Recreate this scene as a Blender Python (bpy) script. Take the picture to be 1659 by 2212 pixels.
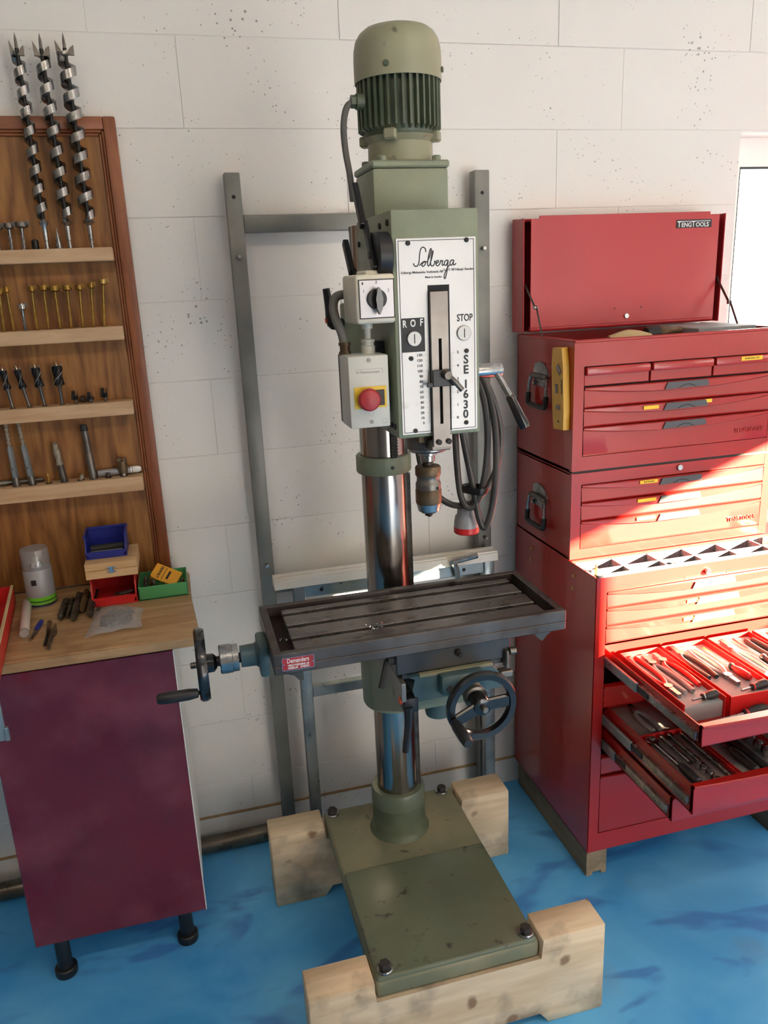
import bpy, bmesh, math, random
from mathutils import Vector, Matrix
PI = math.pi
random.seed(7)
S = bpy.context.scene
COL = S.collection
for o in list(bpy.data.objects):
    bpy.data.objects.remove(o)

def lin(r, g, b):
    def f(c):
        c /= 255.0
        return c / 12.92 if c <= 0.04045 else ((c + 0.055) / 1.055) ** 2.4
    return (f(r), f(g), f(b), 1.0)

# ------------------------------------------------------------------ camera
yaw, pitch, roll = math.radians(14.26), math.radians(16.232), math.radians(-2.579)
fw = Vector((math.sin(yaw) * math.cos(pitch), math.cos(yaw) * math.cos(pitch), -math.sin(pitch)))
rt = fw.cross(Vector((0, 0, 1))).normalized()
up = rt.cross(fw)
r2 = rt * math.cos(roll) + up * math.sin(roll)
u2 = -rt * math.sin(roll) + up * math.cos(roll)
cam_d = bpy.data.cameras.new('camera')
cam_d.sensor_fit = 'HORIZONTAL'
cam_d.sensor_width = 36.0
cam_d.lens = 36.0 * 1700.0 / 1659.0
cam_d.clip_start = 0.02
cam = bpy.data.objects.new('camera', cam_d)
COL.objects.link(cam)
mw = Matrix((r2, u2, -fw)).transposed().to_4x4()
mw.translation = (0.0, -2.15, 1.645)
cam.matrix_world = mw
S.camera = cam

# ------------------------------------------------------------------ world, sun, exposure
W = bpy.data.worlds.new('sky')
S.world = W
W.use_nodes = True
bg = W.node_tree.nodes['Background']
bg.inputs[0].default_value = (1.0, 0.96, 0.905, 1)
bg.inputs[1].default_value = 5.5
sun_d = bpy.data.lights.new('sun', 'SUN')
sun_d.energy = 230.0
sun_d.angle = math.radians(0.6)
sun_d.color = (1.0, 0.80, 0.52)
sun = bpy.data.objects.new('sun', sun_d)
COL.objects.link(sun)
sun.location = (6, -5, 4)
sun.rotation_euler = Vector((-1.2, 1.0, -0.443)).to_track_quat('-Z', 'Y').to_euler()
S.view_settings.view_transform = 'Standard'
S.view_settings.look = 'None'
S.view_settings.exposure = 0.42
S.view_settings.gamma = 1.0
S.view_settings.use_curve_mapping = False

# ------------------------------------------------------------------ materials
MT = {}
def mat(name, col, rough=0.5, metal=0.0, col2=None, ns=6.0, lo=0.4, hi=0.65, col3=None, ns3=30.0, lo3=0.62, hi3=0.7,
        bump=0.0, bs=120.0, coat=0.0, st=(1, 1, 1), emit=None, es=1.0, spec=0.5, det=4.0, rvar=0.0):
    m = bpy.data.materials.new(name)
    m.use_nodes = True
    nt = m.node_tree
    b = nt.nodes['Principled BSDF']
    b.inputs['Base Color'].default_value = col
    b.inputs['Roughness'].default_value = rough
    b.inputs['Metallic'].default_value = metal
    b.inputs['Coat Weight'].default_value = coat
    b.inputs['Coat Roughness'].default_value = 0.08
    b.inputs['Specular IOR Level'].default_value = spec
    L = nt.links.new
    if col2 or col3 or bump or rvar:
        tc = nt.nodes.new('ShaderNodeTexCoord')
        mp = nt.nodes.new('ShaderNodeMapping')
        mp.inputs['Scale'].default_value = st
        L(tc.outputs['Object'], mp.inputs['Vector'])
    def noise(sc, d=det):
        n = nt.nodes.new('ShaderNodeTexNoise')
        n.inputs['Scale'].default_value = sc
        n.inputs['Detail'].default_value = d
        L(mp.outputs['Vector'], n.inputs['Vector'])
        return n
    def ramp(n, a, c):
        r = nt.nodes.new('ShaderNodeMapRange')
        r.inputs['From Min'].default_value = a
        r.inputs['From Max'].default_value = c
        L(n.outputs['Fac'], r.inputs['Value'])
        return r
    out = None
    if col2:
        r = ramp(noise(ns), lo, hi)
        mx = nt.nodes.new('ShaderNodeMix'); mx.data_type = 'RGBA'
        mx.inputs['A'].default_value = col
        mx.inputs['B'].default_value = col2
        L(r.outputs['Result'], mx.inputs['Factor'])
        out = mx.outputs['Result']
    if col3:
        r = ramp(noise(ns3), lo3, hi3)
        mx = nt.nodes.new('ShaderNodeMix'); mx.data_type = 'RGBA'
        mx.inputs['A'].default_value = col
        if out: L(out, mx.inputs['A'])
        mx.inputs['B'].default_value = col3
        L(r.outputs['Result'], mx.inputs['Factor'])
        out = mx.outputs['Result']
    if out:
        L(out, b.inputs['Base Color'])
    if rvar:
        n = noise(ns * 1.7)
        r = nt.nodes.new('ShaderNodeMapRange')
        r.inputs['From Min'].default_value = 0.3; r.inputs['From Max'].default_value = 0.7
        r.inputs['To Min'].default_value = max(0.02, rough - rvar); r.inputs['To Max'].default_value = rough + rvar
        L(n.outputs['Fac'], r.inputs['Value']); L(r.outputs['Result'], b.inputs['Roughness'])
    if bump:
        n = noise(bs, 3.0)
        bp = nt.nodes.new('ShaderNodeBump')
        bp.inputs['Strength'].default_value = bump
        bp.inputs['Distance'].default_value = 0.002
        L(n.outputs['Fac'], bp.inputs['Height'])
        L(bp.outputs['Normal'], b.inputs['Normal'])
    if emit:
        b.inputs['Emission Color'].default_value = emit
        b.inputs['Emission Strength'].default_value = es
    MT[name] = m
    return m

def wood(name, a, b_, axis='x', sc=9.0, rough=0.6, ring=6.0, dist=3.0, stain=None, bump=0.1, stain_lo=0.58, stain_hi=0.72, knots=None):
    m = bpy.data.materials.new(name); m.use_nodes = True
    nt = m.node_tree; L = nt.links.new
    p = nt.nodes['Principled BSDF']; p.inputs['Roughness'].default_value = rough
    tc = nt.nodes.new('ShaderNodeTexCoord'); mp = nt.nodes.new('ShaderNodeMapping')
    L(tc.outputs['Object'], mp.inputs['Vector'])
    k = {'x': (0.12, 1, 1), 'y': (1, 0.12, 1), 'z': (1, 1, 0.12)}[axis]
    mp.inputs['Scale'].default_value = k
    n = nt.nodes.new('ShaderNodeTexNoise'); n.inputs['Scale'].default_value = sc; n.inputs['Detail'].default_value = 5
    L(mp.outputs['Vector'], n.inputs['Vector'])
    mul = nt.nodes.new('ShaderNodeMath'); mul.operation = 'MULTIPLY'; mul.inputs[1].default_value = ring
    L(n.outputs['Fac'], mul.inputs[0])
    fr = nt.nodes.new('ShaderNodeMath'); fr.operation = 'PINGPONG'; fr.inputs[1].default_value = 0.5
    L(mul.outputs[0], fr.inputs[0])
    n2 = nt.nodes.new('ShaderNodeTexNoise'); n2.inputs['Scale'].default_value = sc * 14; n2.inputs['Detail'].default_value = 3
    L(mp.outputs['Vector'], n2.inputs['Vector'])
    ad = nt.nodes.new('ShaderNodeMath'); ad.operation = 'ADD'
    L(fr.outputs[0], ad.inputs[0])
    m2 = nt.nodes.new('ShaderNodeMath'); m2.operation = 'MULTIPLY_ADD'; m2.inputs[1].default_value = 0.6; m2.inputs[2].default_value = -0.1
    L(n2.outputs['Fac'], m2.inputs[0]); L(m2.outputs[0], ad.inputs[1])
    mr = nt.nodes.new('ShaderNodeMapRange'); mr.inputs['From Min'].default_value = 0.1; mr.inputs['From Max'].default_value = 0.75
    L(ad.outputs[0], mr.inputs['Value'])
    mx = nt.nodes.new('ShaderNodeMix'); mx.data_type = 'RGBA'
    mx.inputs['A'].default_value = a; mx.inputs['B'].default_value = b_
    L(mr.outputs['Result'], mx.inputs['Factor'])
    out = mx.outputs['Result']
    if stain:
        n3 = nt.nodes.new('ShaderNodeTexNoise'); n3.inputs['Scale'].default_value = 9; n3.inputs['Detail'].default_value = 6
        L(tc.outputs['Object'], n3.inputs['Vector'])
        r3 = nt.nodes.new('ShaderNodeMapRange'); r3.inputs['From Min'].default_value = stain_lo; r3.inputs['From Max'].default_value = stain_hi
        r3.inputs['To Max'].default_value = 0.75
        L(n3.outputs['Fac'], r3.inputs['Value'])
        mx2 = nt.nodes.new('ShaderNodeMix'); mx2.data_type = 'RGBA'
        L(out, mx2.inputs['A']); mx2.inputs['B'].default_value = stain
        L(r3.outputs['Result'], mx2.inputs['Factor'])
        out = mx2.outputs['Result']
    if knots:
        vk = nt.nodes.new('ShaderNodeTexVoronoi'); vk.inputs['Scale'].default_value = 8.5
        nd = nt.nodes.new('ShaderNodeTexNoise'); nd.inputs['Scale'].default_value = 22
        L(tc.outputs['Object'], nd.inputs['Vector'])
        mv = nt.nodes.new('ShaderNodeMix'); mv.data_type = 'RGBA'; mv.inputs['Factor'].default_value = 0.03
        L(tc.outputs['Object'], mv.inputs['A']); L(nd.outputs['Color'], mv.inputs['B']); L(mv.outputs['Result'], vk.inputs['Vector'])
        rk = nt.nodes.new('ShaderNodeMapRange'); rk.inputs['From Min'].default_value = 0.085; rk.inputs['From Max'].default_value = 0.15
        rk.inputs['To Min'].default_value = 0.8; rk.inputs['To Max'].default_value = 0.0
        L(vk.outputs['Distance'], rk.inputs['Value'])
        mk = nt.nodes.new('ShaderNodeMix'); mk.data_type = 'RGBA'
        L(out, mk.inputs['A']); mk.inputs['B'].default_value = knots; L(rk.outputs['Result'], mk.inputs['Factor'])
        out = mk.outputs['Result']
    L(out, p.inputs['Base Color'])
    bp = nt.nodes.new('ShaderNodeBump'); bp.inputs['Strength'].default_value = bump; bp.inputs['Distance'].default_value = 0.001
    L(ad.outputs[0], bp.inputs['Height']); L(bp.outputs['Normal'], p.inputs['Normal'])
    MT[name] = m
    return m

def wall_mat():
    m = bpy.data.materials.new('block_paint'); m.use_nodes = True
    nt = m.node_tree; L = nt.links.new
    p = nt.nodes['Principled BSDF']; p.inputs['Roughness'].default_value = 0.42
    tc = nt.nodes.new('ShaderNodeTexCoord')
    n1 = nt.nodes.new('ShaderNodeTexNoise'); n1.inputs['Scale'].default_value = 2.2; n1.inputs['Detail'].default_value = 3
    L(tc.outputs['Object'], n1.inputs['Vector'])
    mx = nt.nodes.new('ShaderNodeMix'); mx.data_type = 'RGBA'
    mx.inputs['A'].default_value = lin(232, 229, 224); mx.inputs['B'].default_value = lin(221, 218, 212)
    L(n1.outputs['Fac'], mx.inputs['Factor'])
    # open pores where the paint did not cover
    vo = nt.nodes.new('ShaderNodeTexVoronoi'); vo.inputs['Scale'].default_value = 70; vo.inputs['Randomness'].default_value = 1.0
    L(tc.outputs['Object'], vo.inputs['Vector'])
    n2 = nt.nodes.new('ShaderNodeTexNoise'); n2.inputs['Scale'].default_value = 5.5; n2.inputs['Detail'].default_value = 4
    L(tc.outputs['Object'], n2.inputs['Vector'])
    th = nt.nodes.new('ShaderNodeMapRange'); th.inputs['From Min'].default_value = 0.42; th.inputs['From Max'].default_value = 0.72
    th.inputs['To Min'].default_value = 0.0; th.inputs['To Max'].default_value = 0.25
    L(n2.outputs['Fac'], th.inputs['Value'])
    cmp_ = nt.nodes.new('ShaderNodeMath'); cmp_.operation = 'SUBTRACT'
    L(th.outputs['Result'], cmp_.inputs[0]); L(vo.outputs['Distance'], cmp_.inputs[1])
    pit = nt.nodes.new('ShaderNodeMapRange'); pit.inputs['From Min'].default_value = -0.02; pit.inputs['From Max'].default_value = 0.06
    L(cmp_.outputs[0], pit.inputs['Value'])
    mx2 = nt.nodes.new('ShaderNodeMix'); mx2.data_type = 'RGBA'
    L(mx.outputs['Result'], mx2.inputs['A']); mx2.inputs['B'].default_value = lin(126, 122, 118)
    sc = nt.nodes.new('ShaderNodeMath'); sc.operation = 'MULTIPLY'; sc.inputs[1].default_value = 0.8
    L(pit.outputs['Result'], sc.inputs[0]); L(sc.outputs[0], mx2.inputs['Factor'])
    L(mx2.outputs['Result'], p.inputs['Base Color'])
    n3 = nt.nodes.new('ShaderNodeTexNoise'); n3.inputs['Scale'].default_value = 260; n3.inputs['Detail'].default_value = 3
    L(tc.outputs['Object'], n3.inputs['Vector'])
    sb = nt.nodes.new('ShaderNodeMath'); sb.operation = 'SUBTRACT'
    L(n3.outputs['Fac'], sb.inputs[0]); L(pit.outputs['Result'], sb.inputs[1])
    bp = nt.nodes.new('ShaderNodeBump'); bp.inputs['Strength'].default_value = 0.28; bp.inputs['Distance'].default_value = 0.0015
    L(sb.outputs[0], bp.inputs['Height']); L(bp.outputs['Normal'], p.inputs['Normal'])
    MT['wall'] = m

def floor_mat():
    m = bpy.data.materials.new('floor_paint'); m.use_nodes = True
    nt = m.node_tree; L = nt.links.new
    p = nt.nodes['Principled BSDF']; p.inputs['Roughness'].default_value = 0.45; p.inputs['Specular IOR Level'].default_value = 0.35
    tc = nt.nodes.new('ShaderNodeTexCoord')
    n1 = nt.nodes.new('ShaderNodeTexNoise'); n1.inputs['Scale'].default_value = 3.0; n1.inputs['Detail'].default_value = 5
    n1.inputs['Distortion'].default_value = 0.6
    L(tc.outputs['Object'], n1.inputs['Vector'])
    mx = nt.nodes.new('ShaderNodeMix'); mx.data_type = 'RGBA'
    mx.inputs['A'].default_value = lin(66, 156, 224); mx.inputs['B'].default_value = lin(104, 188, 244)
    r1 = nt.nodes.new('ShaderNodeMapRange'); r1.inputs['From Min'].default_value = 0.35; r1.inputs['From Max'].default_value = 0.62
    L(n1.outputs['Fac'], r1.inputs['Value']); L(r1.outputs['Result'], mx.inputs['Factor'])
    # brushed violet-blue sweeps
    mp = nt.nodes.new('ShaderNodeMapping'); mp.inputs['Rotation'].default_value = (0, 0, 0.6); mp.inputs['Scale'].default_value = (0.9, 2.0, 1)
    L(tc.outputs['Object'], mp.inputs['Vector'])
    n2 = nt.nodes.new('ShaderNodeTexNoise'); n2.inputs['Scale'].default_value = 1.9; n2.inputs['Detail'].default_value = 2.5
    n2.inputs['Distortion'].default_value = 2.2
    L(mp.outputs['Vector'], n2.inputs['Vector'])
    r2_ = nt.nodes.new('ShaderNodeMapRange'); r2_.inputs['From Min'].default_value = 0.57; r2_.inputs['From Max'].default_value = 0.66
    r2_.inputs['To Max'].default_value = 0.55
    L(n2.outputs['Fac'], r2_.inputs['Value'])
    mx2 = nt.nodes.new('ShaderNodeMix'); mx2.data_type = 'RGBA'
    L(mx.outputs['Result'], mx2.inputs['A']); mx2.inputs['B'].default_value = lin(58, 104, 190)
    L(r2_.outputs['Result'], mx2.inputs['Factor'])
    n4 = nt.nodes.new('ShaderNodeTexNoise'); n4.inputs['Scale'].default_value = 4.5; n4.inputs['Detail'].default_value = 6
    L(tc.outputs['Object'], n4.inputs['Vector'])
    r4 = nt.nodes.new('ShaderNodeMapRange'); r4.inputs['From Min'].default_value = 0.62; r4.inputs['From Max'].default_value = 0.8
    r4.inputs['To Max'].default_value = 0.5
    L(n4.outputs['Fac'], r4.inputs['Value'])
    mx3 = nt.nodes.new('ShaderNodeMix'); mx3.data_type = 'RGBA'
    L(mx2.outputs['Result'], mx3.inputs['A']); mx3.inputs['B'].default_value = lin(120, 150, 180)
    L(r4.outputs['Result'], mx3.inputs['Factor'])
    L(mx3.outputs['Result'], p.inputs['Base Color'])
    bp = nt.nodes.new('ShaderNodeBump'); bp.inputs['Strength'].default_value = 0.12; bp.inputs['Distance'].default_value = 0.002
    L(n4.outputs['Fac'], bp.inputs['Height']); L(bp.outputs['Normal'], p.inputs['Normal'])
    MT['floor'] = m

def glass_mat(name, tint, refl=0.08, diff=None, dfac=0.0):
    m = bpy.data.materials.new(name); m.use_nodes = True
    nt = m.node_tree; L = nt.links.new
    nt.nodes.remove(nt.nodes['Principled BSDF'])
    out = nt.nodes['Material Output']
    tr = nt.nodes.new('ShaderNodeBsdfTransparent'); tr.inputs[0].default_value = tint
    gl = nt.nodes.new('ShaderNodeBsdfGlossy'); gl.inputs['Roughness'].default_value = 0.08
    mx = nt.nodes.new('ShaderNodeMixShader'); mx.inputs[0].default_value = refl
    L(tr.outputs[0], mx.inputs[1]); L(gl.outputs[0], mx.inputs[2])
    res = mx.outputs[0]
    if diff:
        d = nt.nodes.new('ShaderNodeBsdfDiffuse'); d.inputs[0].default_value = diff
        m2 = nt.nodes.new('ShaderNodeMixShader'); m2.inputs[0].default_value = dfac
        L(res, m2.inputs[1]); L(d.outputs[0], m2.inputs[2]); res = m2.outputs[0]
    L(res, out.inputs[0])
    MT[name] = m

wall_mat(); floor_mat()
glass_mat('pane_glass', (0.95, 0.97, 0.97, 1))
glass_mat('clear_plastic', (0.80, 0.80, 0.80, 1), 0.10, lin(190, 190, 190), 0.30)
glass_mat('bag_plastic', (0.88, 0.88, 0.90, 1), 0.12, lin(220, 219, 221), 0.27)
glass_mat('vial', (0.75, 0.62, 0.55, 1), 0.15, lin(150, 120, 100), 0.45)
mat('green', lin(132, 140, 118), 0.42, col2=lin(122, 130, 109), ns=9, col3=lin(88, 92, 72), ns3=16, lo3=0.66, hi3=0.76, bump=0.35, bs=260)
mat('green_motor', lin(148, 147, 120), 0.40, col2=lin(136, 135, 110), ns=7, col3=lin(86, 86, 66), ns3=22, lo3=0.66, hi3=0.74, bump=0.12, bs=90)
mat('green_dark', lin(74, 84, 66), 0.45, col2=lin(92, 100, 80), ns=14, bump=0.15, bs=90)
mat('base_green', lin(102, 110, 90), 0.38, col2=lin(88, 96, 78), ns=5, col3=lin(52, 50, 42), ns3=26, lo3=0.63, hi3=0.72, bump=0.12, bs=70, rvar=0.12)
mat('base_dusty', lin(116, 118, 94), 0.6, col2=lin(142, 136, 108), ns=6, col3=lin(72, 70, 56), ns3=24, lo3=0.64, hi3=0.75, bump=0.15, bs=60)
mat('blue_green', lin(58, 84, 92), 0.42, col2=lin(78, 96, 94), ns=12, col3=lin(120, 104, 72), ns3=22, lo3=0.66, hi3=0.78, bump=0.12, bs=80)
mat('saddle', lin(58, 62, 68), 0.36, metal=0.35, col2=lin(74, 70, 64), ns=10, bump=0.1, bs=70)
mat('table', lin(92, 88, 86), 0.36, metal=0.55, col2=lin(74, 66, 62), ns=11, col3=lin(38, 26, 24), ns3=20, lo3=0.58, hi3=0.72, bump=0.08, bs=110, rvar=0.1)
mat('table_top', lin(122, 116, 112), 0.30, metal=0.7, col2=lin(102, 96, 92), ns=16, col3=lin(60, 52, 50), ns3=60, lo3=0.62, hi3=0.75, bump=0.05, bs=200, st=(0.5, 1, 1), rvar=0.1)
mat('table_oil', lin(30, 14, 12), 0.55, spec=0.2, col2=lin(16, 10, 9), ns=12)
mat('column_steel', lin(178, 172, 166), 0.20, metal=1.0, col2=lin(140, 128, 120), ns=20, st=(1, 1, 0.05), rvar=0.07, bump=0.02, bs=60)
mat('steel', lin(172, 172, 172), 0.28, metal=1.0, col2=lin(140, 138, 134), ns=20, rvar=0.08)
mat('steel_dull', lin(124, 120, 114), 0.42, metal=0.85, col2=lin(96, 90, 84), ns=24, bump=0.06, bs=150)
mat('steel_bright', lin(205, 205, 205), 0.16, metal=1.0)
mat('chuck_rust', lin(112, 94, 72), 0.5, metal=0.6, col2=lin(88, 70, 52), ns=30, bump=0.15, bs=300)
mat('depth_bar', lin(140, 134, 128), 0.38, metal=0.7, col2=lin(118, 110, 104), ns=10)
mat('black', lin(22, 22, 24), 0.42, col2=lin(34, 34, 36), ns=14)
mat('black_gloss', lin(20, 21, 24), 0.2, col2=lin(40, 40, 42), ns=25, lo=0.55, hi=0.75, coat=0.3)
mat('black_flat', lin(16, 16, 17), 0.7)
mat('bit_black', lin(24, 24, 25), 0.35, metal=0.3)
mat('cable', lin(52, 50, 48), 0.45, col2=lin(72, 68, 64), ns=14, bump=0.05, bs=60)
mat('conduit', lin(112, 110, 104), 0.5, col2=lin(90, 88, 82), ns=14)
mat('plate_white', lin(214, 213, 212), 0.32, metal=0.1, col2=lin(204, 203, 202), ns=5, col3=lin(168, 160, 148), ns3=18, lo3=0.7, hi3=0.85)
mat('ink', lin(20, 20, 24), 0.5)
mat('ink_grey', lin(150, 148, 142), 0.5)
mat('ink_white', lin(232, 232, 230), 0.5)
mat('box_cream', lin(214, 208, 190), 0.42, col2=lin(200, 190, 168), ns=10, col3=lin(140, 118, 92), ns3=22, lo3=0.66, hi3=0.8)
mat('box_white', lin(206, 206, 198), 0.4, col2=lin(196, 195, 186), ns=8)
mat('box_dark', lin(52, 52, 56), 0.5)
mat('plate_grey', lin(186, 182, 184), 0.3, metal=0.3)
mat('yellow', lin(222, 184, 44), 0.45)
mat('yellow_paint', lin(214, 164, 52), 0.4, col2=lin(200, 150, 46), ns=14, col3=lin(120, 92, 40), ns3=40, lo3=0.72, hi3=0.8)
mat('red_button', lin(160, 38, 44), 0.4, col2=lin(172, 56, 60), ns=30, lo=0.55, hi=0.7)
mat('orange', lin(206, 72, 40), 0.4)
mat('smoke', lin(58, 50, 44), 0.55)
mat('key_grey', lin(158, 158, 156), 0.35, metal=0.5)
mat('frame_steel', lin(126, 126, 120), 0.45, metal=0.3, col2=lin(106, 108, 104), ns=7, col3=lin(112, 84, 60), ns3=14, lo3=0.68, hi3=0.8, bump=0.06, bs=60)
mat('galvanised', lin(150, 158, 160), 0.36, metal=0.6, col2=lin(126, 136, 140), ns=18, rvar=0.1)
mat('white_plastic', lin(232, 229, 222), 0.4, col2=lin(222, 214, 196), ns=8)
mat('pipe_steel', lin(120, 112, 100), 0.34, metal=0.7, col2=lin(96, 86, 74), ns=9, rvar=0.1)
mat('red', lin(166, 30, 26), 0.30, col2=lin(158, 27, 24), ns=3, coat=0.35, spec=0.5)
mat('red_lid', lin(180, 44, 50), 0.34, col2=lin(172, 40, 46), ns=3, coat=0.2)
mat('red_plastic', lin(204, 40, 40), 0.35)
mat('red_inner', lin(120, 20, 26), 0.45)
mat('door_red', lin(106, 20, 36), 0.16, col2=lin(94, 15, 30), ns=5, col3=lin(130, 56, 70), ns3=4.5, lo3=0.48, hi3=0.75, coat=0.5, rvar=0.1)
mat('door_edge', lin(228, 226, 222), 0.4)
mat('handle_grey', lin(74, 76, 80), 0.4)
mat('label_yellow', lin(236, 196, 40), 0.5)
mat('felt', lin(122, 124, 132), 0.9, col2=lin(92, 94, 102), ns=180, bump=0.5, bs=400)
mat('insert_grey', lin(150, 152, 152), 0.55, col2=lin(138, 140, 140), ns=20)
mat('insert_dark', lin(132, 122, 120), 0.6, col2=lin(118, 108, 106), ns=20)
mat('tool_grip', lin(40, 40, 42), 0.5)
mat('blue_plastic', lin(34, 44, 132), 0.4)
mat('green_plastic', lin(76, 150, 92), 0.45)
mat('brass_bit', lin(176, 138, 66), 0.36, metal=0.75, col2=lin(140, 106, 50), ns=60)
mat('brass', lin(190, 160, 96), 0.3, metal=0.9)
mat('rust_bit', lin(118, 92, 62), 0.5, metal=0.5, col2=lin(84, 66, 48), ns=60)
mat('old_bit', lin(92, 84, 76), 0.42, metal=0.6, col2=lin(66, 60, 54), ns=50)
mat('masonry', lin(150, 140, 124), 0.5, metal=0.4)
mat('can_grey', lin(158, 158, 162), 0.42, metal=0.2, col2=lin(150, 150, 154), ns=6)
mat('can_green', lin(104, 186, 40), 0.42)
mat('tube_white', lin(206, 192, 184), 0.35)
mat('card_yellow', lin(222, 158, 36), 0.6)
mat('ledge_tan', lin(176, 146, 104), 0.8, col2=lin(150, 124, 92), ns=30)
mat('plain_white', lin(222, 220, 214), 0.6)
mat('pvc', lin(240, 240, 234), 0.35)
mat('gasket', lin(60, 64, 66), 0.6)
mat('ceiling', lin(222, 220, 212), 0.8)
mat('wall_dark', lin(150, 144, 136), 0.7)
mat('grime', lin(44, 42, 40), 0.7)
mat('tape_paper', lin(196, 172, 130), 0.8)
mat('lamp_glow', (1, 1, 1, 1), 0.5, emit=(1.0, 0.80, 0.58, 1), es=23.0)
wood('board_wood', lin(166, 114, 60), lin(116, 72, 34), 'z', 9, 0.45, 8)
wood('frame_wood', lin(152, 90, 54), lin(122, 66, 38), 'z', 14, 0.42, 5)
wood('frame_wood_x', lin(152, 90, 54), lin(122, 66, 38), 'x', 14, 0.42, 5)
wood('shelf_wood', lin(206, 174, 138), lin(184, 148, 110), 'x', 12, 0.6, 5)
wood('bench_wood', lin(192, 158, 116), lin(158, 122, 84), 'x', 10, 0.5, 6, stain=lin(120, 88, 62))
wood('beam_wood', lin(228, 208, 178), lin(206, 182, 148), 'x', 8, 0.75, 6, stain=lin(96, 86, 78), stain_lo=0.52, stain_hi=0.72, knots=lin(120, 84, 58))
wood('runner_wood', lin(150, 132, 104), lin(120, 104, 82), 'y', 9, 0.75, 5, stain=lin(90, 80, 66))
wood('box_wood', lin(222, 186, 140), lin(200, 162, 114), 'x', 12, 0.55, 5)

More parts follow.
